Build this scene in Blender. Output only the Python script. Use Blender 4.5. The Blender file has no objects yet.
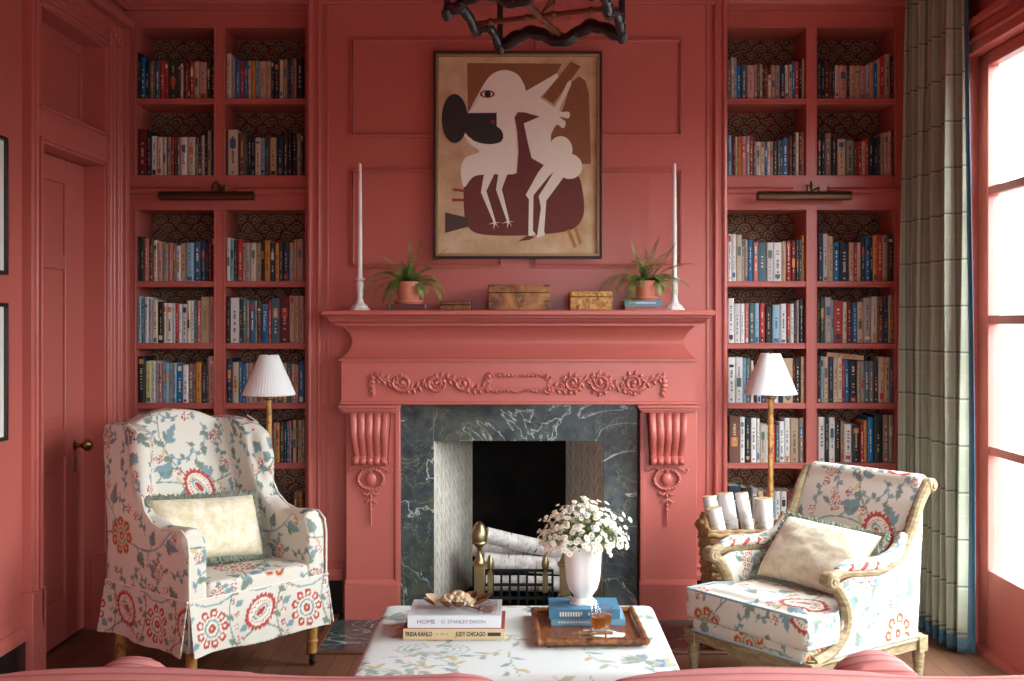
import bpy, bmesh, math, random
import numpy as np
from mathutils import Vector, Matrix, noise
random.seed(7)
PI = math.pi
SC = bpy.context.scene
COL = SC.collection
F, CX, CY, CH = 1150.0, 525.0, 322.0, 1.35     # focal length in px, vanishing point, camera height

def at(px, py, Y):
    return Vector(((px-CX)/F*Y, Y, CH-(py-CY)/F*Y))
def ax(px, Y): return (px-CX)/F*Y
def az(py, Y): return CH-(py-CY)/F*Y

# ------------------------------------------------------------------ colours
def lin(c):
    if isinstance(c, str):
        c = c.lstrip('#'); c = [int(c[i:i+2], 16) for i in (0, 2, 4)]
    o = []
    for v in c[:3]:
        v = v/255.0
        o.append(v/12.92 if v <= 0.04045 else ((v+0.055)/1.055)**2.4)
    return (o[0], o[1], o[2], 1.0)

# ------------------------------------------------------------------ node helpers
class G:
    def __init__(s, name, rough=.6, spec=.5, metal=0.0, **kw):
        s.m = bpy.data.materials.new(name); s.m.use_nodes = True
        s.t = s.m.node_tree; s.n = s.t.nodes
        s.b = s.n['Principled BSDF']; s.b.inputs['Roughness'].default_value = rough
        s.b.inputs['Specular IOR Level'].default_value = spec
        s.b.inputs['Metallic'].default_value = metal
        for k, v in kw.items(): s.b.inputs[k.replace('_', ' ')].default_value = v
    def node(s, typ, ins=None, out=0, **props):
        n = s.n.new(typ)
        for k, v in props.items(): setattr(n, k, v)
        for k, v in (ins or {}).items():
            sock = n.inputs[k]
            if isinstance(v, E): s.t.links.new(v.s, sock)
            elif hasattr(v, 'is_output'): s.t.links.new(v, sock)
            else: sock.default_value = v
        return E(s, n.outputs[out])
    def coords(s, kind='Object'):
        tc = s.n.new('ShaderNodeTexCoord'); return E(s, tc.outputs[kind])
    def xyz(s, v):
        n = s.n.new('ShaderNodeSeparateXYZ'); s.t.links.new(v.s, n.inputs[0])
        return [E(s, n.outputs[i]) for i in range(3)]
    def vec(s, x, y, z):
        return s.node('ShaderNodeCombineXYZ', {0: x, 1: y, 2: z})
    def scale(s, v, sx, sy, sz, rot=(0, 0, 0)):
        return s.node('ShaderNodeMapping', {'Vector': v, 'Scale': (sx, sy, sz), 'Rotation': rot})
    def noise(s, v, sc=5, det=3, rough=.5, dist=0, out=0):
        return s.node('ShaderNodeTexNoise', {'Vector': v, 'Scale': sc, 'Detail': det, 'Roughness': rough, 'Distortion': dist}, out)
    def ramp(s, f, stops, interp='LINEAR'):
        n = s.n.new('ShaderNodeValToRGB'); s.t.links.new(f.s, n.inputs[0])
        cr = n.color_ramp; cr.interpolation = interp
        while len(cr.elements) < len(stops): cr.elements.new(.5)
        for e, (p, c) in zip(cr.elements, stops):
            e.position = p; e.color = lin(c) if not (isinstance(c, tuple) and len(c) == 4) else c
        return E(s, n.outputs[0])
    def mix(s, f, a, b, mode='MIX'):
        n = s.n.new('ShaderNodeMix'); n.data_type = 'RGBA'; n.blend_type = mode
        for k, v in ((0, f), (6, a), (7, b)):
            if isinstance(v, E): s.t.links.new(v.s, n.inputs[k])
            elif isinstance(v, str): n.inputs[k].default_value = lin(v)
            else: n.inputs[k].default_value = v
        return E(s, n.outputs[2])
    def color(s, c):
        if isinstance(c, E): s.t.links.new(c.s, s.b.inputs['Base Color'])
        else: s.b.inputs['Base Color'].default_value = lin(c)
        return s
    def bump(s, h, strength=.3, dist=.002):
        n = s.n.new('ShaderNodeBump'); n.inputs['Strength'].default_value = strength; n.inputs['Distance'].default_value = dist
        s.t.links.new(h.s, n.inputs['Height']); s.t.links.new(n.outputs[0], s.b.inputs['Normal']); return s
    def rough(s, r):
        s.t.links.new(r.s, s.b.inputs['Roughness']); return s
class E:
    def __init__(s, g, sock): s.g = g; s.s = sock
    def _m(s, op, *a):
        n = s.g.n.new('ShaderNodeMath'); n.operation = op
        for i, v in enumerate((s,)+a):
            if isinstance(v, E): s.g.t.links.new(v.s, n.inputs[i])
            else: n.inputs[i].default_value = v
        return E(s.g, n.outputs[0])
    def __add__(s, o): return s._m('ADD', o)
    def __sub__(s, o): return s._m('SUBTRACT', o)
    def __mul__(s, o): return s._m('MULTIPLY', o)
    def __truediv__(s, o): return s._m('DIVIDE', o)
    def abs(s): return s._m('ABSOLUTE')
    def fract(s): return s._m('FRACT')
    def floor(s): return s._m('FLOOR')
    def sqrt(s): return s._m('SQRT')
    def lt(s, o): return s._m('LESS_THAN', o)
    def gt(s, o): return s._m('GREATER_THAN', o)
    def mod(s, o): return s._m('FLOORED_MODULO', o)
    def max(s, o): return s._m('MAXIMUM', o)
    def min(s, o): return s._m('MINIMUM', o)
    def sin(s): return s._m('SINE')
    def pow(s, o): return s._m('POWER', o)

_mc = {}
def plain(c, rough=.6, metal=0, spec=.5, var=.0, name=None):
    key = (c, rough, metal, spec, var)
    if key not in _mc:
        g = G(name or 'paint_'+c.strip('#'), rough, spec, metal)
        if var:
            f = g.noise(g.coords(), 30, 3)
            l = lin(c); a = tuple(min(1, v*(1-var)) for v in l[:3])+(1,); b = tuple(min(1, v*(1+var)) for v in l[:3])+(1,)
            g.color(g.mix(f, a, b))
        else: g.color(c)
        _mc[key] = g.m
    return _mc[key]

# ------------------------------------------------------------------ objects
def pmat(p):
    m = Matrix.Identity(4)
    while p is not None:
        m = (Matrix.Translation(p.location) @ p.rotation_euler.to_matrix().to_4x4()) @ m
        p = p.parent
    return m
def tag(o, label=None, cat=None, group=None, kind=None):
    if label: o['label'] = label
    if cat: o['category'] = cat
    if group: o['group'] = group
    if kind: o['kind'] = kind
    return o
def thing(name, label, cat, loc=(0, 0, 0), rz=0.0, group=None):
    o = bpy.data.objects.new(name, None); COL.objects.link(o)
    o.location = loc; o.rotation_euler = (0, 0, rz); o.empty_display_size = .05
    return tag(o, label, cat, group)
def link(name, me, parent=None, loc=None, rot=None):
    o = bpy.data.objects.new(name, me); COL.objects.link(o)
    if parent is not None: o.parent = parent
    if loc is not None: o.location = loc
    if rot is not None: o.rotation_euler = rot
    return o
def dup(root):
    r = root.copy(); COL.objects.link(r)
    for ch in list(root.children):
        c = ch.copy(); COL.objects.link(c); c.parent = r
        for g2 in ch.children:
            d = g2.copy(); COL.objects.link(d); d.parent = c
    return r

class MB:
    """collects shapes; build() links them as ONE mesh object."""
    def __init__(s): s.v = []; s.f = []; s.mi = []; s.cur = 0
    def add(s, vs, fs, m=None):
        o = len(s.v); s.v += [Vector(p) for p in vs]
        for f in fs: s.f.append([i+o for i in f]); s.mi.append(s.cur if m is None else m)
        return s
    def box(s, a, b, m=None):
        x0, y0, z0 = [min(a[i], b[i]) for i in range(3)]; x1, y1, z1 = [max(a[i], b[i]) for i in range(3)]
        return s.add([(x0,y0,z0),(x1,y0,z0),(x1,y1,z0),(x0,y1,z0),(x0,y0,z1),(x1,y0,z1),(x1,y1,z1),(x0,y1,z1)],
                     [(0,3,2,1),(4,5,6,7),(0,1,5,4),(1,2,6,5),(2,3,7,6),(3,0,4,7)], m)
    def lathe(s, prof, c=(0, 0, 0), n=24, m=None, lobes=0, lamp=0.0, axis='z'):
        vs = []; fs = []
        for r, z in prof:
            for i in range(n):
                a = 2*PI*i/n
                rr = r*(1+lamp*abs(math.cos(lobes*a/2))) if lobes else r
                p = (rr*math.cos(a), rr*math.sin(a), z)
                if axis == 'y': p = (p[0], p[2], p[1])
                if axis == 'x': p = (p[2], p[0], p[1])
                vs.append((c[0]+p[0], c[1]+p[1], c[2]+p[2]))
        for j in range(len(prof)-1):
            for i in range(n):
                k = (i+1) % n; fs.append((j*n+i, j*n+k, (j+1)*n+k, (j+1)*n+i))
        fs.append(tuple(range(n-1, -1, -1))); fs.append(tuple(range((len(prof)-1)*n, len(prof)*n)))
        return s.add(vs, fs, m)
    def tube(s, pts, rad, n=8, m=None, closed=False, flat=1.0, up=None):
        pts = [Vector(p) for p in pts]; N = len(pts)
        if not hasattr(rad, '__len__'): rad = [rad]*N
        vs = []; fs = []; pu = Vector(up) if up else None
        for i, p in enumerate(pts):
            if closed: t = pts[(i+1) % N]-pts[i-1]
            else: t = pts[min(i+1, N-1)]-pts[max(i-1, 0)]
            if t.length < 1e-9: t = Vector((0, 0, 1))
            t.normalize()
            if pu is None: pu = Vector((0, 0, 1)) if abs(t.z) < .9 else Vector((1, 0, 0))
            base = Vector(up) if up else pu
            a = base-t*base.dot(t)
            if a.length < 1e-5: a = t.orthogonal()
            a.normalize(); b = t.cross(a); pu = a
            for k in range(n):
                th = 2*PI*(k+.5)/n
                vs.append(p+a*math.cos(th)*rad[i]*flat+b*math.sin(th)*rad[i])
        M = N if closed else N-1
        for i in range(M):
            j = (i+1) % N
            for k in range(n):
                l = (k+1) % n; fs.append((i*n+k, i*n+l, j*n+l, j*n+k))
        if not closed: fs.append(tuple(range(n-1, -1, -1))); fs.append(tuple(range((N-1)*n, N*n)))
        return s.add(vs, fs, m)
    def prism(s, poly, a, b, plane='xz', m=None):
        """polygon in a plane extruded along the third axis from a to b"""
        def P(u, v, w): return {'xz': (u, w, v), 'yz': (w, u, v), 'xy': (u, v, w)}[plane]
        n = len(poly)
        vs = [P(u, v, a) for u, v in poly]+[P(u, v, b) for u, v in poly]
        fs = [tuple(range(n)), tuple(range(2*n-1, n-1, -1))]+[(i, i+n, (i+1) % n+n, (i+1) % n) for i in range(n)]
        return s.add(vs, fs, m)
    def ell(s, c, r, n=10, k=7, m=None, rot=None):
        prof = []; vs = []; fs = []
        c = Vector(c)
        for j in range(1, k):
            ph = PI*j/k
            for i in range(n):
                a = 2*PI*i/n
                p = Vector((r[0]*math.sin(ph)*math.cos(a), r[1]*math.sin(ph)*math.sin(a), r[2]*math.cos(ph)))
                if rot: p = rot @ p
                vs.append(c+p)
        top = len(vs); p = Vector((0, 0, r[2])); q = Vector((0, 0, -r[2]))
        if rot: p = rot @ p; q = rot @ q
        vs += [c+p, c+q]
        for j in range(k-2):
            for i in range(n): fs.append((j*n+i, (j+1)*n+i, (j+1)*n+(i+1) % n, j*n+(i+1) % n))
        for i in range(n):
            fs.append((top, i, (i+1) % n)); o = (k-2)*n; fs.append((top+1, o+(i+1) % n, o+i))
        return s.add(vs, fs, m)
    def grid(s, fn, nu, nv, m=None, cu=False):
        vs = [fn(i/nu, j/nv) for j in range(nv+1) for i in range(nu+1)]
        fs = [(j*(nu+1)+i, j*(nu+1)+i+1, (j+1)*(nu+1)+i+1, (j+1)*(nu+1)+i) for j in range(nv) for i in range(nu)]
        return s.add(vs, fs, m)
    def xf(s, M):
        s.v = [M @ p for p in s.v]; return s
    def mesh(s, name, mats, ang=35, fix=True):
        me = bpy.data.meshes.new(name)
        me.from_pydata([tuple(p) for p in s.v], [], s.f)
        for m in (mats if isinstance(mats, (list, tuple)) else [mats]): me.materials.append(m)
        if len(me.materials) > 1:
            me.polygons.foreach_set('material_index', s.mi)
        me.update()
        if fix:
            bm = bmesh.new(); bm.from_mesh(me); bmesh.ops.recalc_face_normals(bm, faces=bm.faces); bm.to_mesh(me); bm.free()
        me.shade_smooth()
        try: me.set_sharp_from_angle(angle=math.radians(ang))
        except Exception: pass
        return me
    def build(s, name, mats, parent=None, world=False, bevel=0, ang=35, loc=None, rot=None, fix=True):
        if world and parent is not None: s.xf(pmat(parent).inverted())
        o = link(name, s.mesh(name, mats, ang, fix), parent, loc, rot)
        if bevel:
            b = o.modifiers.new('bevel', 'BEVEL'); b.width = bevel; b.segments = 2; b.limit_method = 'ANGLE'; b.angle_limit = math.radians(40)
        return o
def struct(o): o['kind'] = 'structure'; return o

def bake(o, mods):
    """apply modifiers: mods = [(type, {props})]"""
    for t, pr in mods:
        m = o.modifiers.new(t.lower(), t)
        for k, v in pr.items(): setattr(m, k, v)
    dg = bpy.context.evaluated_depsgraph_get(); dg.update()
    me = bpy.data.meshes.new_from_object(o.evaluated_get(dg))
    o.modifiers.clear(); old = o.data; o.data = me
    bpy.data.meshes.remove(old)
    o.data.shade_smooth()
    return o
def soften(o, vox=.012, smooth=6, sub=1, fac=.5):
    mods = [('REMESH', dict(mode='VOXEL', voxel_size=vox, use_smooth_shade=True)), ('SMOOTH', dict(factor=fac, iterations=smooth))]
    if sub: mods.append(('SUBSURF', dict(levels=sub, render_levels=sub)))
    mats = list(o.data.materials)
    bake(o, mods)
    if not len(o.data.materials):
        for m in mats: o.data.materials.append(m)
    return o

# ------------------------------------------------------------------ printed fabric patterns (colour of the cloth itself, per vertex)
TS = .84; TN = 560
def tile_base(c):
    a = np.zeros((TN, TN, 3)); a[:] = lin(c)[:3]; return a
gy, gx = np.mgrid[0:TN, 0:TN]*(TS/TN)
def wrapd(cx, cy):
    dx = (gx-cx+TS/2) % TS-TS/2; dy = (gy-cy+TS/2) % TS-TS/2
    return dx, dy
def put(a, mask, c):
    a[mask] = lin(c)[:3]
def line(a, pts, w, c):
    for (x0, y0), (x1, y1) in zip(pts[:-1], pts[1:]):
        mx, my = (x0+x1)/2, (y0+y1)/2
        dx, dy = wrapd(mx, my)
        ux, uy = x1-x0, y1-y0; L = math.hypot(ux, uy)+1e-9; ux /= L; uy /= L
        al = dx*ux+dy*uy; pe = -dx*uy+dy*ux
        al = np.maximum(np.abs(al)-L/2, 0)
        put(a, al**2+pe**2 < w*w, c)
def curve(x0, y0, x1, y1, bend, n=10):
    out = []
    for i in range(n+1):
        t = i/n; b = bend*math.sin(PI*t)
        L = math.hypot(x1-x0, y1-y0)+1e-9
        out.append((x0+(x1-x0)*t-(y1-y0)/L*b, y0+(y1-y0)*t+(x1-x0)/L*b))
    return out
def leaf(a, x, y, ang, L, W, c, lobes=4):
    dx, dy = wrapd(x, y)
    u = (dx*math.cos(ang)+dy*math.sin(ang))/L; v = -dx*math.sin(ang)+dy*math.cos(ang)
    t = np.clip(u, 0, 1)
    w = W*np.sin(PI*t**.8)*(.62+.38*np.abs(np.cos(lobes*PI*t))) if lobes else W*np.sin(PI*t)
    put(a, (u > 0) & (u < 1) & (np.abs(v) < w), c)
def flower(a, x, y, R, cols, petals=8, ph=0.0, sx=1.0):
    dx, dy = wrapd(x, y); dx = dx*sx
    r = np.hypot(dx, dy); th = np.arctan2(dy, dx)+ph
    edge = .78+.22*np.abs(np.cos(petals*th/2))
    rr = r/(R*edge)
    put(a, rr < 1, cols[0])
    gap = np.abs(np.sin(petals*th/2)) > .93
    put(a, (rr > .55) & (rr < .93) & ~gap, cols[1])
    put(a, (rr > .62) & (rr < .78) & (np.abs(np.cos(petals*th/2)) > .86), cols[0])
    put(a, r < R*.42, cols[2]); put(a, r < R*.33, cols[0]); put(a, r < R*.2, cols[1]); put(a, r < R*.07, cols[3])
def thistle(a, x, y, R, ang, cols):
    dx, dy = wrapd(x, y)
    u = dx*math.cos(ang)+dy*math.sin(ang); v = (-dx*math.sin(ang)+dy*math.cos(ang))*1.35
    r = np.hypot(u, v); th = np.arctan2(v, u)
    spike = R*(.86+.14*np.abs(np.sin(11*th)))
    put(a, r < spike, cols[1]); put(a, r < R*.74, cols[0])
    put(a, (r < R*.64) & (np.abs(np.sin(13*th)) > .9) & (r > R*.5), cols[1])
    lens = np.hypot(u/.62, v/.38) < R*.8
    put(a, lens, cols[2]); put(a, np.hypot(u/.62, v/.38) < R*.62, cols[0]); put(a, np.hypot(u/.55, v/.3) < R*.55, cols[1])
def crewel():
    a = tile_base('#ddd7c9')
    RD, BL, GN, YL, IV = '#b54a44', '#7f9aa1', '#7c8a7c', '#cfba90', '#e6dfce'
    rnd = random.Random(11)
    big = [(.14, .16), (.56, .30), (.22, .56), (.66, .70)]
    # wandering vines
    for k, (x0, y0, x1, y1, b) in enumerate([(.14,.16,.56,.30,.10),(.56,.30,.22,.56,-.12),(.22,.56,.66,.70,.10),(.66,.70,.98,1.0,-.09),
                             (.56,.30,.98,.16,.12),(.14,.16,-.18,-.14,.09),(.22,.56,-.18,.70,.10),(.66,.70,.56,1.14,.1)]):
        c = curve(x0, y0, x1, y1, b, 14); line(a, c, .0030, GN if k % 2 else BL)
        for i in (3, 6, 9, 12):
            px, py = c[i]; qx, qy = c[i+1]; t = math.atan2(qy-py, qx-px); sgn = 1 if (i//3) % 2 else -1
            la = t+sgn*(.7+rnd.random()*.5); L = .055+rnd.random()*.035
            sx, sy = px+math.cos(la)*.025, py+math.sin(la)*.025
            line(a, [(px, py), (sx, sy)], .0026, GN)
            leaf(a, sx, sy, la, L, .02, BL if rnd.random() < .5 else GN)
            leaf(a, sx, sy, la+.75, L*.55, .010, GN, 0); leaf(a, sx, sy, la-.75, L*.55, .010, BL, 0)
            if i in (6, 12):
                tx, ty = px-math.cos(la)*.05, py-math.sin(la)*.05
                line(a, curve(px, py, tx, ty, .012, 5), .0018, GN)
                flower(a, tx, ty, .02, (IV, RD, BL, YL), 5, rnd.random())
                leaf(a, px, py, t+2.6, .04, .008, YL, 0)
    # sprigs wherever the ground is still bare
    bgc = np.array(lin('#ddd7c9')[:3]); placed = 0
    for q in range(900):
        x, y = rnd.random()*TS, rnd.random()*TS; dx, dy = wrapd(x, y); m = np.hypot(dx, dy) < .040
        if np.abs(a[m]-bgc).sum(1).max() > .01 or min(math.hypot((x-bx+TS/2) % TS-TS/2, (y-by+TS/2) % TS-TS/2) for bx, by in big) < .125: continue
        an = rnd.random()*6.28; placed += 1
        c = curve(x-math.cos(an)*.045, y-math.sin(an)*.045, x+math.cos(an)*.045, y+math.sin(an)*.045, .014, 8); line(a, c, .0026, GN if placed % 2 else BL)
        for j, sg in ((1, 1), (3, -1), (5, 1), (7, -1)):
            leaf(a, c[j][0], c[j][1], an+sg*.9, .030, .0095, BL if (j+placed) % 3 else GN, 2)
        if placed % 2: flower(a, c[8][0], c[8][1], .019, (IV, RD, BL, YL), 6, an)
        else: leaf(a, c[8][0], c[8][1], an, .045, .016, GN, 3)
    flower(a, .14, .16, .084, (IV, RD, BL, YL), 9)
    thistle(a, .56, .30, .090, .6, (IV, RD, BL, YL))
    flower(a, .22, .56, .076, (YL, RD, BL, IV), 7, .4)
    thistle(a, .66, .70, .086, 2.3, (IV, RD, BL, YL))
    for x, y, r in ((.38, .06, .032), (.40, .44, .028), (.80, .46, .036), (.44, .78, .032), (.06, .76, .03), (.76, .06, .026), (.03, .38, .028)):
        flower(a, x, y, r, (IV, RD, BL, YL), 6, x*9)
        leaf(a, x+r*.8, y, .4, .05, .011, BL); leaf(a, x-r*.8, y, 2.7, .045, .011, GN)
    return a
def garden():
    a = tile_base('#d7dcd8')
    rnd = random.Random(5)
    cs = ['#9fb0ad', '#b7b59c', '#8fa3a6', '#a9b29f', '#c8b48d']
    for k in range(34):
        x, y = rnd.random()*TS, rnd.random()*TS; an = rnd.random()*6.28; L = .12+rnd.random()*.16
        c = curve(x, y, x+math.cos(an)*L, y+math.sin(an)*L, .05*(rnd.random()-.5)*2, 10)
        line(a, c, .0022, cs[k % 5])
        for i in (2, 4, 6, 8):
            leaf(a, c[i][0], c[i][1], an+(.8 if i % 4 else -.8), .05, .009, cs[(k+i) % 5], 0)
    for k in range(9):
        x, y = rnd.random()*TS, rnd.random()*TS; an = rnd.random()*3
        for j in range(7): leaf(a, x, y, an+(j-3)*.33, .075, .009, ['#8fa3a6', '#7f99a8', '#b9ad8a'][j % 3], 0)
        for j in range(5): leaf(a, x, y, an+PI+(j-2)*.3, .05, .007, '#93a08d', 0)
    for x, y in ((.2, .3), (.62, .62), (.5, .12), (.15, .7)):
        for j in range(9): leaf(a, x, y, j*.7, .045, .01, ['#6f93ad', '#a8bcc6', '#cdb287'][j % 3], 0)
    for x, y, w in ((.35, .5, .12), (.7, .25, .1)):
        dx, dy = wrapd(x, y); r = np.hypot(dx, dy*1.6)
        for q in (1, .8, .6, .4): put(a, np.abs(r-w*q) < .0022, '#97a6a0')
    return a
def border():
    a = tile_base('#ddd7c9')
    RD, BL, GN, YL, IV = '#b54a44', '#7f9aa1', '#7c8a7c', '#cfba90', '#e6dfce'
    P4 = [(.105+.21*k, .262+(.012 if k % 2 else -.012)) for k in range(4)]
    for k in range(4):
        x, y = P4[k]; x2 = x+.21
        line(a, curve(x-.10, y-.10, x2-.10, y-.10, .05 if k % 2 else -.03, 14), .003, GN); line(a, curve(x-.10, y+.115, x2-.10, y+.115, -.035, 14), .003, BL)
        for j in range(5):
            u = x-.105+.014*math.sin(j*2); v = y-.10+.045*j; an = (.5 if j % 2 else 2.6)
            leaf(a, u, v, an, .042, .013, BL if j % 2 else GN, 2); flower(a, u+.012*(-1)**j, v+.02, .013, (IV, RD, BL, YL), 5, j)
        line(a, curve(x-.105, y-.11, x-.105, y+.12, .03, 14), .003, GN)
        for j in range(9):
            u = x-.09+.022*j; leaf(a, u, y+.118+.01*math.sin(j), 1.2 if j % 2 else 2.2, .036, .011, GN if j % 3 else BL, 2); leaf(a, u, y-.108, -1.2 if j % 2 else -2.0, .034, .010, BL if j % 3 else GN, 2)
            if j % 4 == 1: flower(a, u, y+.16, .02, (IV, RD, BL, YL), 6, j)
        if k % 2: thistle(a, x, y, .080, .6, (IV, RD, BL, YL))
        else: flower(a, x, y, .078, (IV, RD, BL, YL), 9); 
    return a
CREWEL = crewel(); GARDEN = garden(); BORDER = border()
def paint(o, tile, off=(0, 0), scale=1.0, attr='print'):
    me = o.data; n = len(me.vertices)
    co = np.zeros(n*3); me.vertices.foreach_get('co', co); co = co.reshape(-1, 3)
    no = np.zeros(n*3); me.vertices.foreach_get('normal', no); no = np.abs(no.reshape(-1, 3))
    k = np.argmax(no*np.array([1.0, 1.0, .95]), axis=1)
    u = np.where(k == 0, co[:, 1], co[:, 0]); v = np.where(k == 2, co[:, 1], co[:, 2])
    u = u/scale+off[0]+np.where(k == 0, .31, 0); v = v/scale+off[1]+np.where(k == 2, .2, 0)
    i = (np.floor(u/TS*TN).astype(int)) % TN; j = (np.floor(v/TS*TN).astype(int)) % TN
    c = np.ones((n, 4)); c[:, :3] = tile[j, i]
    at_ = me.color_attributes.new(name=attr, type='FLOAT_COLOR', domain='POINT')
    at_.data.foreach_set('color', c.ravel())
    return o
def cloth_mat(name, rough=.85, weave=900, attr='print'):
    g = G(name, rough, .25)
    c = g.node('ShaderNodeAttribute', {}, 0, attribute_name=attr)
    n = g.noise(g.coords(), weave, 2)
    c = g.mix(.12, c, g.mix(n, '#ffffff', '#8a8478'), 'MULTIPLY')
    g.color(c); g.bump(n, .12, .001)
    return g.m
def text_mb(mb, body, size, place, m=None, wfit=None, bold=0):
    """adds flat lettering; place(x,z)->Vector, letters laid along x"""
    cu = bpy.data.curves.new('t', 'FONT'); cu.body = body; cu.size = size; cu.align_x = 'CENTER'; cu.align_y = 'CENTER'
    cu.resolution_u = 2; cu.offset = bold
    ob = bpy.data.objects.new('t', cu); COL.objects.link(ob)
    dg = bpy.context.evaluated_depsgraph_get(); dg.update()
    me = bpy.data.meshes.new_from_object(ob.evaluated_get(dg))
    xs = [v.co.x for v in me.vertices]
    k = 1.0
    if wfit and xs: k = wfit/(max(xs)-min(xs)); 
    cxx = (max(xs)+min(xs))/2 if xs else 0
    mb.add([place((v.co.x-cxx)*k, v.co.y) for v in me.vertices], [tuple(p.vertices) for p in me.polygons], m)
    COL.objects.unlink(ob); bpy.data.objects.remove(ob); bpy.data.curves.remove(cu); bpy.data.meshes.remove(me)
    return mb
# ================================================================== MATERIALS
def paint_red():
    g = G('red_eggshell_paint', .30, .45)
    n = g.noise(g.coords(), 3.0, 4)
    g.color(g.mix(n, '#b86157', '#c0695e')); g.bump(g.noise(g.coords(), 90, 2), .05, .001)
    return g.m
RED = paint_red()
def black_marble():
    g = G('black_baseboard', .25); g.color('#1b1a1a'); return g.m
BLK = black_marble()
def green_marble():
    g = G('green_marble', .16, .5)
    c = g.coords(); n = g.noise(c, 5, 8, .62, 1.2); n2 = g.noise(c, 22, 6, .6, .6)
    base = g.ramp(n, [(.25, '#20272a'), (.45, '#36444a'), (.58, '#4f5a50'), (.74, '#756f54')])
    base = g.mix(.45, base, g.ramp(n2, [(.3, '#23292b'), (.7, '#5d6c6c')]))
    w = g.noise(c, 2.1, 6, .55, 1.0); v = (w-.5).abs()
    vein = g.ramp(v, [(0, '#b9c0bd'), (.0028, '#5a625f'), (.007, '#000000')])
    w2 = g.noise(c, 6.5, 5, .6, 1.0, out=0); v2 = (w2-.47).abs()
    vein2 = g.ramp(v2, [(0, '#8a8559'), (.012, '#000000')])
    c2 = g.mix(1.0, base, vein, 'SCREEN'); c2 = g.mix(.5, c2, vein2, 'SCREEN'); g.color(c2); return g.m
MARBLE = green_marble()
def planks():
    g = G('dark_oak_planks', .38, .5)
    x, y, z = g.xyz(g.coords())
    v = g.vec(y, x, 0)
    br = g.node('ShaderNodeTexBrick', {'Vector': v, 'Color1': lin('#8a6650'), 'Color2': lin('#6b4c3b'), 'Mortar': lin('#2a1b13'),
              'Scale': 1.0, 'Mortar Size': .0018, 'Brick Width': 1.3, 'Row Height': .085, 'Bias': -.1}, 0, offset=.37)
    gr = g.noise(g.scale(g.coords(), 60, 3, 1), 4, 5)
    g.color(g.mix(.55, br, g.ramp(gr, [(.3, '#7c6253'), (.7, '#d9c6b5')]), 'MULTIPLY')); g.bump(gr, .1, .001); return g.m
WOODFLOOR = planks()
def firebrick():
    g = G('herringbone_firebrick', .8, .2)
    x, y, z = g.xyz(g.coords())
    h = x*.75+y                                   # runs along whichever wall it is on
    zig = (h.mod(.14)-.07).abs()
    row = (z*.72+zig*.9)/.042
    l1 = row.fract().lt(.1); l2 = (zig.gt(.0672))+zig.lt(.0022)
    joint = (l1+l2).min(1.0)
    n = g.noise(g.coords(), 14, 4); n5 = g.noise(g.coords(), 5, 4)
    c = g.mix(joint, g.ramp(n, [(.3, '#c4bcae'), (.7, '#ddd7ca')]), '#8d857a')
    dark_ramp = g.ramp(y+n5*.16, [(0, '#000000'), (.5, '#000000')])
    s_ = ((y-5.355+n5*.10)*7.0).max(0.0).min(1.0)     # darker towards the back, edge broken up by noise
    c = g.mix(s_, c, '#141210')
    g.color(c); g.bump(joint*-1.0, .5, .004); return g.m
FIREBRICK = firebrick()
def soot():
    g = G('sooty_brick', .95, .1); g.color(g.ramp(g.noise(g.coords(), 9, 4), [(.3, '#0d0c0b'), (.7, '#1b1917')])); return g.m
SOOT = soot()
def stone_reveal():
    g = G('pale_stone', .7, .3); n = g.noise(g.coords(), 8, 4)
    g.color(g.ramp(n, [(.3, '#cfc8bb'), (.7, '#e6e1d6')])); return g.m
def peacock():
    g = G('marbled_peacock_paper', .8, .2)
    c = g.coords(); nz = g.noise(c, 9, 3, .6, 0, 1)
    x, y, z = g.xyz(c); nx, ny, nz_ = g.xyz(nz)
    x = x+(nx-.5)*.050; z = z+(nz_-.5)*.045
    W, Hh = .078, .040
    out = None
    rowf = (z/Hh).floor()
    fx = ((x/W+(rowf.mod(2.0))*.5).fract()-.5)*W; fz = z-rowf*Hh
    r1 = (fx*fx+fz*fz*.8).sqrt()
    row2 = rowf-1.0
    gx2 = ((x/W+(row2.mod(2.0))*.5).fract()-.5)*W; gz2 = z-row2*Hh
    r2 = (gx2*gx2+gz2*gz2*.8).sqrt()
    use = r1.lt(.039)
    r = r1*use+r2*(use*-1.0+1.0)
    ph = g.noise(c, 5, 2)
    t = (r/.039*.95+ph*.35).fract()
    col = g.ramp(t, [(0, '#5a2323'), (.16, '#8e2f2d'), (.36, '#a0483c'), (.44, '#c0a67c'), (.50, '#55645d'), (.68, '#33443f'), (.78, '#b59a70'), (.87, '#8a2c2c')], 'CONSTANT')
    n3 = g.noise(c, 60, 3)
    g.color(g.mix(.22, col, g.ramp(n3, [(.4, '#4a3b30'), (.6, '#a08a6c')]))); return g.m
PAPER = peacock()
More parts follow.
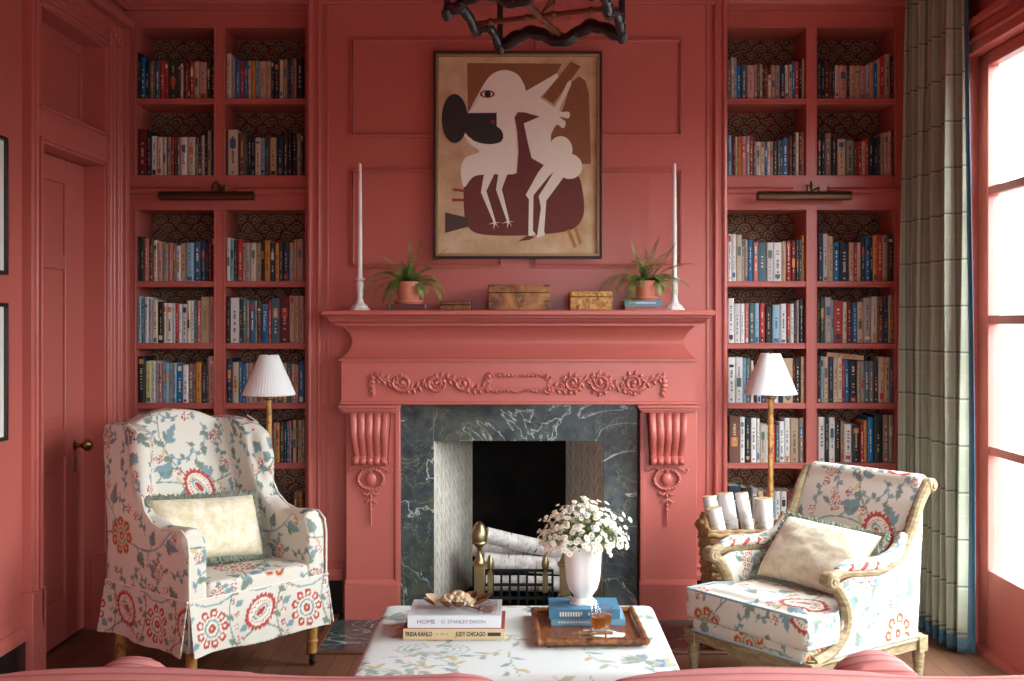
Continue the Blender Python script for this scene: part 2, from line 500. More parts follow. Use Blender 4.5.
def glass_mat(name='window_glass', tint=(1, 1, 1, 1), k=.07):
    m = bpy.data.materials.new(name); m.use_nodes = True; t = m.node_tree; t.nodes.clear()
    o = t.nodes.new('ShaderNodeOutputMaterial'); mx = t.nodes.new('ShaderNodeMixShader')
    a = t.nodes.new('ShaderNodeBsdfTransparent'); b = t.nodes.new('ShaderNodeBsdfGlossy'); b.inputs['Roughness'].default_value = .02
    a.inputs[0].default_value = tint; fr = t.nodes.new('ShaderNodeLayerWeight'); fr.inputs[0].default_value = .5
    pw = t.nodes.new('ShaderNodeMath'); pw.operation = 'POWER'; pw.inputs[1].default_value = 5; sc = t.nodes.new('ShaderNodeMath'); sc.operation = 'MULTIPLY_ADD'; sc.inputs[1].default_value = .6; sc.inputs[2].default_value = .04
    t.links.new(fr.outputs[1], pw.inputs[0]); t.links.new(pw.outputs[0], sc.inputs[0]); t.links.new(sc.outputs[0], mx.inputs[0]); t.links.new(a.outputs[0], mx.inputs[1]); t.links.new(b.outputs[0], mx.inputs[2])
    t.links.new(mx.outputs[0], o.inputs[0]); return m
GLASS = glass_mat()
BRASS = plain('#8d7347', .3, 1.0, name='brass'); 
BRONZE = plain('#5c4331', .42, .8, name='aged_bronze')

# ================================================================== ROOM SHELL
XL, XR, YR, ZC, YK = -1.88, 1.85, -2.2, 2.98, 5.68
mb = MB(); mb.box((XL-.25, YR-.2, -.1), (XR+.25, YK+.2, 0)); struct(mb.build('floor', WOODFLOOR))
mb = MB(); mb.box((XL-.25, YR-.2, ZC), (XR+.25, YK+.2, ZC+.1)); struct(mb.build('ceiling', RED))
# left wall with the doorway block
DY0, DY1 = 4.39, 5.05; XD = -1.843
mb = MB(); mb.box((XL-.2, YR, 0), (XL, 4.30, ZC)); mb.box((XL-.2, 4.30, 2.72), (XL, YK, ZC)); mb.box((XL-.2, 5.30, 0), (XL, YK, 2.72))
mb.box((XL-.2, 4.30, 0), (XL-.10, 5.30, 2.72)); struct(mb.build('wall_left', RED))
mb = MB()   # casing: near jamb, far jamb, lintel, head
mb.box((XL-.10, 4.30, 0), (XD, DY0, 2.70)); mb.box((XL-.10, DY1, 0), (XD, 5.30, 2.70))
mb.box((XL-.10, DY0, 2.035), (XD, DY1, 2.185)); mb.box((XL-.10, DY0, 2.557), (XD, DY1, 2.70))
def strip(y0, y1, z0, z1, t=.012, w=.018): mb.box((XD, y0, z0), (XD+t, y1, z1))
for y in (DY0-.028, DY1+.010): strip(y, y+.018, 0.2, 2.035+.02)
for y in (5.10, 5.145, 5.20, 5.235): mb.tube([(XD+.003, y, .2), (XD+.003, y, 2.68)], .011, 8)
strip(5.255, 5.30, 0, 2.70, .022)
for y in (4.335,): mb.tube([(XD+.002, y, .2), (XD+.002, y, 2.68)], .010, 8)
for z in (2.045, 2.165, 2.565): strip(DY0-.028, DY1+.028, z, z+.014)
for z in (2.60, 2.64): mb.tube([(XD+.002, 4.335, z), (XD+.002, 5.235, z)], .010, 8)
mb.box((XL-.02, 4.28, 2.70), (XD+.04, 5.32, 2.735)); mb.box((XL-.02, 4.28, 0), (XD+.012, 4.40, .34)); mb.box((XL-.02, 5.04, 0), (XD+.012, 5.31, .34))
struct(mb.build('trim_1', RED, bevel=.003))
# transom panel
mb = MB(); mb.box((XL-.098, DY0, 2.185), (XL-.06, DY1, 2.557))
for a, b in (((XL-.06, DY0+.04, 2.22), (XL-.05, DY1-.04, 2.232)), ((XL-.06, DY0+.04, 2.51), (XL-.05, DY1-.04, 2.522)),
             ((XL-.06, DY0+.04, 2.22), (XL-.05, DY0+.052, 2.522)), ((XL-.06, DY1-.052, 2.22), (XL-.05, DY1-.04, 2.522))): mb.box(a, b)
struct(mb.build('trim_2', RED, bevel=.002))
# door leaf
xd = -1.935
mb = MB(); mb.box((xd-.04, DY0+.002, .012), (xd-.012, DY1-.002, 2.033))
yy = [DY0+.002, DY0+.10, 4.845, DY1-.002]
rows = [(.012, .20), (.78, .90), (1.57, 1.63), (1.93, 2.033)]
mb.box((xd-.012, yy[0], .012), (xd, yy[1], 2.033)); mb.box((xd-.012, yy[2], .012), (xd, yy[3], 2.033))
for a, b in rows: mb.box((xd-.012, yy[1], a), (xd, yy[2], b))
for a, b in ((.20, .78), (.90, 1.57), (1.63, 1.93)):
    mb.box((xd-.012, yy[1]+.05, a+.05), (xd-.004, yy[2]-.05, b-.05))
struct(mb.build('door_1', RED, bevel=.003)); DOOR = bpy.data.objects['door_1']
mb = MB(); mb.lathe([(.0, 0), (.022, 0), (.022, .004), (.010, .008), (.008, .03), (.014, .036), (.026, .05), (.026, .062), (.014, .074), (0, .076)], (0, 0, 0), 16, axis='x')
mb.xf(Matrix.Translation((xd, 4.94, .82))); mb.build('door_knob', BRASS, DOOR, world=True)
mb = MB(); mb.box((xd, 4.925, .705), (xd+.003, 4.955, .775)); mb.tube([(xd+.004, 4.94, .74), (xd+.004, 4.94, .725)], .004, 6)
mb.build('keyhole_plate', BRASS, DOOR, world=True, bevel=.001)
# back wall + chimney breast
BX0, BX1, YBR = -1.0, .93, 5.30
MC = -.03
FX0, FX1, FZ = -.415, .356, .807          # firebox opening
mb = MB(); mb.box((XL-.2, YK, 0), (-.62, YK+.2, ZC)); mb.box((.56, YK, 0), (XR+.2, YK+.2, ZC)); mb.box((-.62, YK, 1.1), (.56, YK+.2, ZC)); mb.box((-.62, 5.86, 0), (.56, 5.88, 1.1))
struct(mb.build('wall_back', RED))
mb = MB(); mb.box((BX0, YBR, 0), (FX0-.16, YK, FZ+.16)); mb.box((FX1+.16, YBR, 0), (BX1, YK, FZ+.16)); mb.box((BX0, YBR, FZ+.16), (BX1, YK, ZC))
# corner beads of the breast
for sx, x in ((1, BX0), (-1, BX1)):
    mb.box((x, YBR-.014, .25), (x+sx*.062, YBR, 2.84)); mb.tube([(x+sx*.012, YBR-.016, .25), (x+sx*.012, YBR-.016, 2.84)], .012, 10)
    mb.tube([(x+sx*.052, YBR-.014, .25), (x+sx*.052, YBR-.014, 2.84)], .009, 8); mb.box((x+sx*.085, YBR-.006, .25), (x+sx*.095, YBR, 2.84))
struct(mb.build('wall_chimney_breast', RED, bevel=.002))
# panel mouldings above the mantel
n_trim = 3
for x0, x1 in ((350, 503), (532, 683)):
    for y0, y1 in ((38, 138), (168, 268)):
        X0, X1 = ax(x0, YBR), ax(x1, YBR); Z1, Z0 = az(y0, YBR), az(y1, YBR); w = .02
        mb = MB()
        for a, b, wd in (((X0, Z0), (X1, Z0+w), 0), ((X0, Z1-w), (X1, Z1), 0), ((X0, Z0+w), (X0+w, Z1-w), 0), ((X1-w, Z0+w), (X1, Z1-w), 0)):
            mb.box((a[0], YBR-.010, a[1]), (b[0], YBR+.002, b[1]))
        i = .013
        mb.tube([(X0+i, YBR-.011, Z0+i), (X1-i, YBR-.011, Z0+i), (X1-i, YBR-.011, Z1-i), (X0+i, YBR-.011, Z1-i)], .0065, 8, closed=True)
        struct(mb.build('trim_%d' % n_trim, RED, bevel=.003)); n_trim += 1
# crown mouldings
def crown(pts, name):
    mb = MB(); prof = [(0, ZC), (0, ZC-.17), (.02, ZC-.17), (.02, ZC-.15), (.035, ZC-.145), (.05, ZC-.11), (.085, ZC-.07), (.11, ZC-.055), (.11, ZC-.035), (.13, ZC-.03), (.13, ZC)]
    (a, b, nrm) = pts
    mb.add([Vector((p[0]+nrm[0]*d, p[1]+nrm[1]*d, z)) for p in (a, b) for d, z in prof],
           [tuple(range(len(prof)))[::-1], tuple(range(len(prof), 2*len(prof)))]+[(i, (i+1) % len(prof), (i+1) % len(prof)+len(prof), i+len(prof)) for i in range(len(prof))])
    struct(mb.build(name, RED))
crown(((BX0-.01, YBR), (BX1+.01, YBR), (0, -1)), 'trim_7'); crown(((XL, 5.40), (BX0, 5.40), (0, -1)), 'trim_8'); crown(((BX1, 5.40), (XR, 5.40), (0, -1)), 'trim_9')
crown(((XR, YR), (XR, 5.40), (-1, 0)), 'trim_10'); crown(((XL, YR), (XL, 5.40), (1, 0)), 'trim_11')
# baseboards
def base(name, a, b, nrm):
    o = []
    for m, prof in ((BLK, [(0, 0), (.022, 0), (.022, .165), (0, .165)]), (RED, [(0, .165), (.026, .165), (.026, .185), (.018, .195), (.014, .215), (.02, .225), (.006, .245), (0, .25)])):
        o.append((m, prof))
    mb = MB()
    for k, (m, prof) in enumerate(o):
        n = len(prof)
        mb.add([Vector((p[0]+nrm[0]*d, p[1]+nrm[1]*d, z)) for p in (a, b) for d, z in prof],
               [tuple(range(n))[::-1], tuple(range(n, 2*n))]+[(i, (i+1) % n, (i+1) % n+n, i+n) for i in range(n)], k)
    struct(mb.build(name, [BLK, RED]))
base('baseboard_left', (XL, YR), (XL, 4.278), (1, 0)); base('baseboard_back_left', (BX0, YBR), (-.84, YBR), (0, -1)); base('baseboard_back_right', (.79, YBR), (BX1, YBR), (0, -1))
base('baseboard_right', (XR, 4.90), (XR, 5.39), (-1, 0)); base('baseboard_rear', (XL, YR), (XR, YR), (0, 1))
# right wall with three french windows; two are unseen, added to let in daylight
WZ = 2.45; OPEN = [(3.30, 4.785), (1.10, 2.51), (-1.30, .11)]
mb = MB(); ys = [YR-.2]
for a, b in sorted(OPEN): ys += [a, b]
ys.append(YK+.2)
for i in range(0, len(ys), 2): mb.box((XR, ys[i], 0), (XR+.10, ys[i+1], ZC))
for a, b in OPEN: mb.box((XR, a, WZ if a > 3 else 2.2), (XR+.10, b, ZC)); mb.box((XR, a, -.1), (XR+.10, b, .02))
struct(mb.build('wall_right', RED))
def french(name, y0, y1):
    WZ = 2.45 if y0 > 3 else 2.2; HD_ = WZ-.055
    mb = MB(); x0, x1 = XR+.035, XR+.085
    ym = (y0+y1)/2
    for a, b in ((y0, ym), (ym, y1)):
        s = .10
        mb.box((x0, a+.002, .02), (x1, a+s, WZ-.002)); mb.box((x0, b-s, .02), (x1, b-.002, WZ-.002))
        mb.box((x0, a+s, .02), (x1, b-s, .34)); mb.box((x0, a+s, HD_), (x1, b-s, WZ-.002))
        for z in (.827, 1.36, 1.885): mb.box((x0+.004, a+s, z-.018), (x1-.004, b-s, z+.018))
    o = struct(mb.build(name, RED, bevel=.004))
    for a, b in ((y0, ym), (ym, y1)):
        g = MB(); g.box((x0+.022, a+.10, .34), (x0+.026, b-.10, HD_)); g.build('pane', GLASS, o)
    return o
for i, (a, b) in enumerate(OPEN): french('window_%d' % (i+1), a, b)
mb = MB()   # casing of the visible french window
for (y, yb) in ((4.785, 4.875), (3.20, 3.30)): mb.box((XR-.022, y, 0), (XR, yb, 2.55))
mb.box((XR-.022, 3.20, 2.45), (XR, 4.875, 2.55)); mb.box((XR-.045, 3.17, 2.55), (XR, 4.90, 2.58)); mb.tube([(XR-.022, 3.2, 2.50), (XR-.022, 4.875, 2.50)], .012, 8)
struct(mb.build('trim_12', RED, bevel=.004))
# rear wall behind the camera; its unseen wide window is added for frontal daylight
RW = (.1, 1.78, .1, 2.2)
mb = MB(); mb.box((XL-.2, YR-.2, 0), (RW[0], YR, ZC)); mb.box((RW[1], YR-.2, 0), (XR+.2, YR, ZC)); mb.box((RW[0], YR-.2, 0), (RW[1], YR, RW[2])); mb.box((RW[0], YR-.2, RW[3]), (RW[1], YR, ZC))
struct(mb.build('wall_rear', RED))
mb = MB()
for i in range(5): x = RW[0]+(RW[1]-RW[0]-.05)*i/4; mb.box((x, YR-.10, RW[2]), (x+.05, YR-.05, RW[3]))
for i in range(4): z = RW[2]+(RW[3]-RW[2]-.05)*i/3; mb.box((RW[0], YR-.098, z), (RW[1], YR-.052, z+.05))
o = struct(mb.build('window_4', RED)); g = MB(); g.box((RW[0], YR-.077, RW[2]), (RW[1], YR-.073, RW[3])); g.build('pane', GLASS, o)

# ================================================================== BOOKCASES
YB, DEP = 5.40, .24
KB = YB/F
ZT = [(28, 98), (104, 175), (210, 281), (287, 343), (350, 403), (410, 463), (470, 525)]
ZS = [(az(a, YB), az(b, YB)) for a, b in ZT]       # (top, bottom) of every opening
CELLS = {'A': (136, 214), 'B': (225, 305), 'C': (727, 806), 'D': (817, 895)}
CX_ = {k: (ax(a, YB), ax(b, YB)) for k, (a, b) in CELLS.items()}
def bookcase(x0, x1, ca, cb, label):
    t = thing('bookcase', label, 'bookcase', ((x0+x1)/2, YB, 0), 0, None)
    (a0, a1), (b0, b1) = CX_[ca], CX_[cb]; zt, zb = ZS[0][0], ZS[-1][1]
    mb = MB(); yf = YB+.022
    for u, v in ((x0, a0), (b1, x1)): mb.box((u, YB, .02), (v, yf, 2.86))
    for p_, q_ in ((zt, 2.86), (ZS[2][0], ZS[1][1]-.006), (.02, zb-.028)): mb.box((a0, YB, p_), (b1, yf, q_))
    for p_, q_ in ((ZS[1][1]-.006, zt), (zb-.028, ZS[2][0])): mb.box((a1, YB, p_), (b0, yf, q_))
    for u, v in ((x0+.004, a0), (a1, b0), (b1, x1-.004)): mb.box((u, yf, .02), (v, YB+DEP, 2.86))
    # little bead round every opening
    for u, v in ((a0, a1), (b0, b1)):
        for z0, z1 in ((ZS[0][0], ZS[1][1]), (ZS[2][0], zb)):
            mb.box((u, YB-.004, z0), (v, YB+.004, z0+.006))
            mb.box((u-.006, YB-.004, z1), (u, YB+.004, z0+.006)); mb.box((v, YB-.004, z1), (v+.006, YB+.004, z0+.006))
    mb.build('carcass', RED, t, world=True, bevel=.0015)
    for u, v in ((a0, a1), (b0, b1)):
        for r in range(7):
            z1 = ZS[r][1]; th = .028 if r not in (1,) else .02
            s = MB(); s.box((u, YB+.006, z1-th), (v, YB+DEP, z1))
            if r != 1:
                s.box((u, YB+.001, z1-th+.003), (v, YB+.006, z1-.019)); s.box((u, YB+.001, z1-.008), (v, YB+.006, z1-.002))
            s.build('shelf', RED, t, world=True, bevel=.001)
        for zz_ in (ZS[0][0], ZS[2][0]): s = MB(); s.box((u, YB+.022, zz_), (v, YB+DEP, zz_+.015)); s.build('top_board', RED, t, world=True)
        s = MB(); s.box((u, YB+DEP, .36), (v, YB+DEP+.012, 2.76)); s.build('back_panel', PAPER, t, world=True)['label'] = 'back panel lined with red and green marbled paper'
        # base cupboard door
        s = MB(); s.box((u+.01, YB-.012, .20), (v-.01, YB, .335)); s.box((u+.05, YB-.017, .235), (v-.05, YB-.012, .30)); s.build('door', RED, t, world=True, bevel=.003)
    mb = MB(); mb.box((x0, YB-.02, 0), (x1, YB-.0005, .165)); mb.build('plinth', BLK, t, world=True)
    m = (a1+b0)/2; zz = az(191, YB)   # rail mouldings with rounded ends, broken in the middle by the lamp bracket
    for u, v in ((x0+.02, a0+.31), (b0+.05, x1-.02)):
        s = MB(); s.tube([(u, YB-.004, zz), (v, YB-.004, zz)], .016, 10); s.box((u, YB-.01, zz+.018), (v, YB, zz+.026)); s.build('moulding', RED, t, world=True)
    return t
bookcase(XL+.002, BX0, 'A', 'B', 'red built-in bookcase full of books, between panelled door and fireplace')
bookcase(BX1, XR-.001, 'C', 'D', 'red built-in bookcase full of books, between fireplace and curtain')

# ================================================================== FIREPLACE
yp = 5.21                                             # pilaster face
mt = thing('mantelpiece', 'carved red painted mantelpiece around the fireplace', 'mantelpiece', (MC, YBR, 0))
def mbx(name, a, b, bev=.002, m=RED):
    s = MB(); s.box(a, b); return s.build(name, m, mt, world=True, bevel=bev)
# mantel shelf
ys, zs = 5.06, az(310, 5.06)
hw = .869
s = MB(); s.box((MC-hw, ys, zs-.024), (MC+hw, YBR, zs)); s.build('mantel_shelf', RED, mt, world=True, bevel=.006)
# bed mouldings + cavetto + fascia as one stepped profile, mitred round the sides
def ring(prof, name):
    """prof: list of (overhang, z) -- overhang applies to sides and front from the fascia faces"""
    W2, Yf = .797, 5.18
    vs = []; fs = []; n = len(prof)
    for o_, z in prof:
        vs += [(MC-W2-o_, YBR, z), (MC-W2-o_, Yf-o_, z), (MC+W2+o_, Yf-o_, z), (MC+W2+o_, YBR, z)]
    for i in range(n-1):
        for k in range(3): fs.append((i*4+k, i*4+k+1, (i+1)*4+k+1, (i+1)*4+k))
        fs.append((i*4+3, i*4, (i+1)*4, (i+1)*4+3))
    fs.append((0, 3, 2, 1)); fs.append(((n-1)*4, (n-1)*4+1, (n-1)*4+2, (n-1)*4+3))
    s = MB(); s.add(vs, fs); return s.build(name, RED, mt, world=True, ang=25)
zA = zs-.024; zB = az(325, 5.18); zC = az(361, 5.18); zD = az(402, 5.18)
prof = [(.062, zA), (.062, zA-.010), (.052, zA-.014), (.046, zA-.024), (.030, zA-.034), (.026, zA-.036), (.026, zA-.046), (.014, zB+.006), (.004, zB)]
ring(prof, 'cornice_moulding')
prof = [(.002, zB)]
for i in range(13):
    a = PI*i/12; prof.append((-.002-.045*math.sin(a)**.8+.008*(i/12), zB-.006-(zB-zC-.016)*i/12))
prof += [(.012, zC+.008), (.012, zC)]
ring(prof, 'cavetto')
ring([(0, zC), (0, zD+.004), (.008, zD), (.008, zD-.010), (0, zD-.012)], 'frieze_board')
# pilasters
pil = {}
for sd, p0, p1 in ((-1, 346, 400), (1, 640, 697)):
    x0, x1 = ax(p0, yp), ax(p1, yp)
    zc0 = zD-.012
    s = MB(); s.box((x0, yp, .001), (x1, YBR, zc0)); 
    s.build('pilaster', RED, mt, world=True, bevel=.003)
    s = MB(); s.box((x0-.004, yp-.018, .001), (x1-.002, yp, .165)); s.prism([(yp, .165), (yp-.018, .165), (yp, .185)], x0-.004, x1-.002, 'yz'); s.build('plinth_block', RED, mt, world=True, bevel=.002)
    xi = x1 if sd < 0 else x0
    s = MB(); s.box((xi-.022 if sd < 0 else xi, yp-.008, .001), (xi if sd < 0 else xi+.022, yp, zc0)); s.build('edge_bead', RED, mt, world=True, bevel=.003)
    # corbel
    cx = (ax(351, yp)+ax(391, yp))/2 if sd < 0 else (ax(646, yp)+ax(687, yp))/2
    s = MB(); 
    for dz, ov in ((0, .03), (.012, .022), (.022, .012)): s.box((cx-.118-ov+.01, yp-.055-ov, zc0-dz-.012), (cx+.118+ov-.01, yp, zc0-dz))
    s.build('corbel_cap', RED, mt, world=True, bevel=.003)
    zt2, hb = zc0-.034, .242
    def cf(u, v):
        z = zt2-hb*v
        w = .092-.016*v+ (.004 if v > .93 else 0)
        # S-profile depth
        d = .070-.055*(v**.8)+.030*math.sin(PI*min(1, v*1.15))**2*(v < .87)
        if v > .82: d = .022+.026*math.sin(PI*(v-.82)/.18)**.6 if v < 1 else .01
        k = (u*5) % 1.0; fl = .010*abs(math.sin(PI*u*5))**.6
        e = 1.0 if .02 < u < .98 else 0.0
        return (cx+(u-.5)*2*w, yp-(d+fl-.004)*e-(.0 if e else .0), z)
    s = MB(); s.grid(cf, 50, 44); s.build('corbel', RED, mt, world=True, ang=60)
    # hanging ornament
    s = MB(); oz = az(471.5, yp); yo = yp-.003; k = .0040
    def O(px, pz): return (cx+px*.0052, yo-.006, oz-pz*.0042)
    ringp = [O(11*math.cos(a), 8+11*math.sin(a)) for a in [2*PI*i/22 for i in range(22)]]
    s.tube(ringp, .0075, 6, closed=True)
    for i in range(22):
        q = ringp[i]; s.ell((q[0], q[1]-.002, q[2]), (.0085, .007, .0085), 6, 5)
    s.ell(O(0, 8), (.026, .012, .03), 12, 8)
    for i in range(-2, 3): s.tube([O(i*1.2, 3), O(i*2.4, 8), O(i*1.2, 14)], .003, 5)
    for sg in (-1, 1):
        s.tube([O(sg*(4+t*14), -1-2.5*math.sin(t*PI*1.3)) for t in [i/8 for i in range(9)]], [.006-.0035*i/8 for i in range(9)], 6)
        s.tube([O(sg*(1+t*6), 22+3*math.sin(t*PI)) for t in [i/6 for i in range(7)]], [.003+.005*math.sin(PI*i/6) for i in range(7)], 6)
        s.tube([O(sg*(1+t*5), 30+4*t) for t in [i/4 for i in range(5)]], [.005, .007, .006, .004, .002], 6)
        s.ell(O(sg*18, -2), (.006, .005, .006), 8, 6)
    for pz, r in ((-2, .012), (0, .009), (21, .008), (26, .010), (31, .009), (36, .008), (41, .010), (46, .007), (50, .008), (54, .005), (58, .004)): s.ell(O(0, pz), (r*.8, r*.7, r), 8, 6)
    s.tube([O(0, 18), O(0, 58)], .004, 6)
    s.build('hanging_ornament', RED, mt, world=True, ang=60)
# frieze carving
s = MB(); zf = az(383, 5.18); yo = 5.178
def Q(px, pz): return (ax(px, 5.18), yo-.004, zf-pz*.0045)
def spiral(cx, cz, r0, turns, a0, sg, w0=.0065):
    pts = []; rad = []; N = int(16*turns)
    for i in range(N+1):
        t = i/N; r = r0*(1-t*.82); a = a0+sg*2*PI*turns*t
        pts.append(Q(cx+r*math.cos(a), cz+r*math.sin(a))); rad.append(w0*(1-.55*t))
    s.tube(pts, [q*1.35 for q in rad], 6); s.ell(Q(cx, cz), (.011, .010, .011), 8, 6)
def lf(px, pz, an, L, w=.008):
    pts = [Q(px+math.cos(an)*L*t, pz+math.sin(an)*L*t+1.2*math.sin(PI*t)) for t in [i/5 for i in range(6)]]
    s.tube(pts, [.003, w*1.1, w*1.35, w*1.1, w*.7, .001], 6, flat=.8, up=(0, -1, 0))
for sg in (-1, 1):
    c0 = 518
    def X(d): return c0+sg*d
    for d, cz, r, a0, dr in ((116, -.5, 9.5, 0, 1), (82, 0, 9.5, PI, -1), (54, 0, 8, 0, 1)):
        spiral(X(d), cz, r, 1.7, a0 if sg > 0 else PI-a0, dr*sg)
        for j in range(11):
            a = j*.6+d; lf(X(d)+sg*math.cos(a)*r*.9, cz+math.sin(a)*r*.9, a*sg+.6, 5.5, .006)
    wave = [Q(X(34+t*112), 6.5*math.sin(t*PI*3.4+.6)) for t in [i/60 for i in range(61)]]
    s.tube(wave, [.005+.002*math.sin(i*.5) for i in range(61)], 6)
    for d in range(30, 146, 3): lf(X(d), 5.5*math.sin((d-34)/112*PI*3.4+.6), (1.1 if d % 2 else -1.1), 7, .006)
    # animal-like end scroll
    s.tube([Q(X(134+t*14), -8+15*abs(t-.5)) for t in [i/8 for i in range(9)]], [.005, .007, .009, .009, .008, .007, .006, .005, .004], 6)
    for a in range(5): lf(X(143), -4+a*3, (-.9+a*.45) if sg > 0 else PI-(-.9+a*.45), 7)
    # cartouche edges
    s.tube([Q(X(2+t*28), -8+1.5*math.sin(t*9)) for t in [i/10 for i in range(11)]], .0055, 6)
    s.tube([Q(X(2+t*28), 8+1.5*math.sin(t*9+2)) for t in [i/10 for i in range(11)]], .0055, 6)
    spiral(X(29), -6.5, 4, 1.2, 0, sg, .005); spiral(X(31), 7.0, 4.5, 1.2, PI, -sg, .005)
    s.tube([Q(X(33-4*math.sin(t*PI)), -5+t*11) for t in [i/6 for i in range(7)]], .005, 6)
    for d in (6, 10, 14, 18): s.ell(Q(X(d), -7.5), (.008, .008, .007), 7, 5); s.ell(Q(X(d+4), 8), (.007, .008, .006), 7, 5)
s.prism([(ax(488, 5.18), zf-.018), (ax(548, 5.18), zf-.018), (ax(552, 5.18), zf), (ax(548, 5.18), zf+.018), (ax(488, 5.18), zf+.018), (ax(484, 5.18), zf)], yo-.006, yo+.002, 'xz')
s.build('frieze_carving', RED, mt, world=True, ang=60)
# marble slips
ym = 5.245; mx0, mx1, mz = -.572, .512, zD-.014
s = MB()
s.box((mx0, ym, .001), (FX0, YBR-.001, mz)); s.box((FX1, ym, .001), (mx1, YBR-.001, mz)); s.box((FX0, ym, FZ), (FX1, YBR-.001, mz))
s.build('marble_surround', MARBLE, mt, world=True, bevel=.002)['label'] = 'dark green veined marble surround'
# firebox (splayed)
bx0, bx1, by, fzz = FX0+.15, FX1-.15, 5.80, .02
def slab(q, name, m, thick=.03):
    s = MB(); q = [Vector(p) for p in q]; n = (q[1]-q[0]).cross(q[2]-q[0]).normalized()*thick
    s.add(q+[p+n for p in q], [(0, 1, 2, 3), (7, 6, 5, 4), (0, 4, 5, 1), (1, 5, 6, 2), (2, 6, 7, 3), (3, 7, 4, 0)]); return s.build(name, m, fb, world=True)
fb = thing('firebox', 'brick-lined open fireplace chamber with herringbone side walls', 'fireplace', (MC, 5.5, 0)); fb['kind'] = 'structure'
zt = FZ+.12
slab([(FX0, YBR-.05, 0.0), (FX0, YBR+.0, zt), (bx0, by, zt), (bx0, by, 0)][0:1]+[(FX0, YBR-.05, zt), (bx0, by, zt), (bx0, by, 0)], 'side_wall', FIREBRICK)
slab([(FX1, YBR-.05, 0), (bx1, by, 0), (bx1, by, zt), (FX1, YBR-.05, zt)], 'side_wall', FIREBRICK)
slab([(bx0, by, 0), (bx0, by, zt), (bx1, by, zt), (bx1, by, 0)], 'rear_wall', SOOT)
s = MB(); s.box((FX0-.15, YBR+.002, zt), (FX1+.15, by+.05, zt+.03)); s.build('throat', SOOT, fb, world=True)
s = MB(); s.box((FX0, YBR-.05, .001), (FX1, by, .02)); s.build('fire_floor', SOOT, fb, world=True)
# hearth slab
s = MB(); s.box((-.85, 4.70, -.002), (.79, yp-.02, .006)); o = s.build('hearth_slab', MARBLE, None, bevel=.001); tag(o, 'dark green marble hearth slab set in the floor before fireplace', 'hearth', kind='structure')
s = MB(); s.box((-.885, 4.665, 0), (.825, 4.70, .010)); s.box((-.885, 4.70, 0), (-.85, yp+.07, .010)); s.box((.79, 4.70, 0), (.825, yp+.07, .010)); struct(s.build('trim_13', plain('#6b4330', .4), bevel=.003))
# ================================================================== BOOKS
PAL = {'k': ('#1d1c1e', 'black'), 'K': ('#3a3630', 'charcoal'), 'n': ('#1f3350', 'navy'), 'b': ('#1877ae', 'bright blue'), 'B': ('#3d6c92', 'blue'),
       'l': ('#8fb4c6', 'pale blue'), 's': ('#4f6f78', 'slate blue'), 'g': ('#7d8a74', 'grey-green'), 'G': ('#35443c', 'dark green'), 'w': ('#dfe1de', 'white'),
       'i': ('#d9ccb2', 'cream'), 't': ('#bda585', 'tan'), 'T': ('#847366', 'taupe'), 'p': ('#c99d92', 'pale pink'), 'P': ('#c0786e', 'salmon'),
       'r': ('#b93a34', 'red'), 'R': ('#6e1f22', 'dark red'), 'o': ('#c98a3e', 'orange'), 'y': ('#cfc88a', 'pale yellow'), 'e': ('#a5a3a0', 'grey'), 'm': ('#6b4436', 'brown')}
def book_paper():
    g = G('book_pages', .85, .2); x, y, z = g.xyz(g.coords()); n = g.noise(g.scale(g.coords(), 900, 3, 3), 1, 2)
    g.color(g.ramp(n, [(.3, '#cfc6b2'), (.7, '#efe9da')])); return g.m
PAGES = book_paper()
S5 = 5.851
ROWS = {}   # (row, cell): (x0px, y0px, scale, data)
def R_(row, cell, x0, y0, s, d): ROWS[(row, cell)] = (x0, y0, s, d)
R_(0,'A',132,46,S5,"25:40:k 50:65:b 75:85:k 97:90:T 133:88:s 163:88:r 188:95:r 212:85:G 268:100:R 282:105:i 298:105:K 310:105:r 328:105:K 338:92:r 362:90:t 390:92:p 435:75:K 460:75:k 483")
R_(0,'B',132,46,S5,"547:45:i 580:70:e 600:80:B 632:88:r 655:85:b 677:85:t 695:85:o 718:85:l 742:88:t 785:88:t 812:85:n 830:88:k 862:82:i 883:78:t 907:72:K 925:70:s 943:70:p 960:70:k 1000")
R_(1,'A',132,114,S5,"25:90:R 88:98:k 110:128:w 143:135:i 178:135:i 200:135:T 225:135:r 243:138:G 262:135:T 282:135:w 322:135:i 368:140:T 385:128:K 403:125:i 423:115:k 441:98:t 460:98:B 470:100:k 485")
R_(1,'B',132,114,S5,"547:98:K 560:92:i 620:112:m 665:118:G 676:125:n 697:130:k 718:138:i 752:140:l 776:145:G 805:138:t 845:132:n 885:105:K 910:108:k 935:105:k 960:110:T 988:115:K 1000")
R_(2,'A',132,230,S5,"28:38:k 45:40:K 68:50:P 97:50:m 122:60:i 145:72:p 178:75:e 212:75:P 238:78:T 255:92:w 283:78:t 313:75:l 360:68:B 400:65:n 430:80:k 445:55:R 465:45:R 485")
R_(2,'B',132,230,S5,"547:45:w 575:55:l 595:60:K 612:55:r 648:75:t 660:75:e 692:75:i 725:78:t 755:65:k 773:60:o 808:75:n 835:75:o 860:72:K 882:75:n 918:75:e 945:60:t 962:52:p 1000")
R_(3,'A',132,290,S5,"32:38:l 55:45:s 72:42:w 95:50:e 118:60:i 148:68:k 182:75:i 198:78:w 235:82:w 252:82:r 270:82:w 290:82:w 320:62:i 340:62:w 362:65:s 378:62:P 402:40:t 450:40:p 482")
R_(3,'B',132,290,S5,"547:38:k 575:45:w 625:50:K 645:50:s 668:60:t 685:62:B 720:62:e 728:70:m 755:80:b 797:65:r 815:48:s 865:40:R 920:35:t 950:35:t 975:35:p 1005")
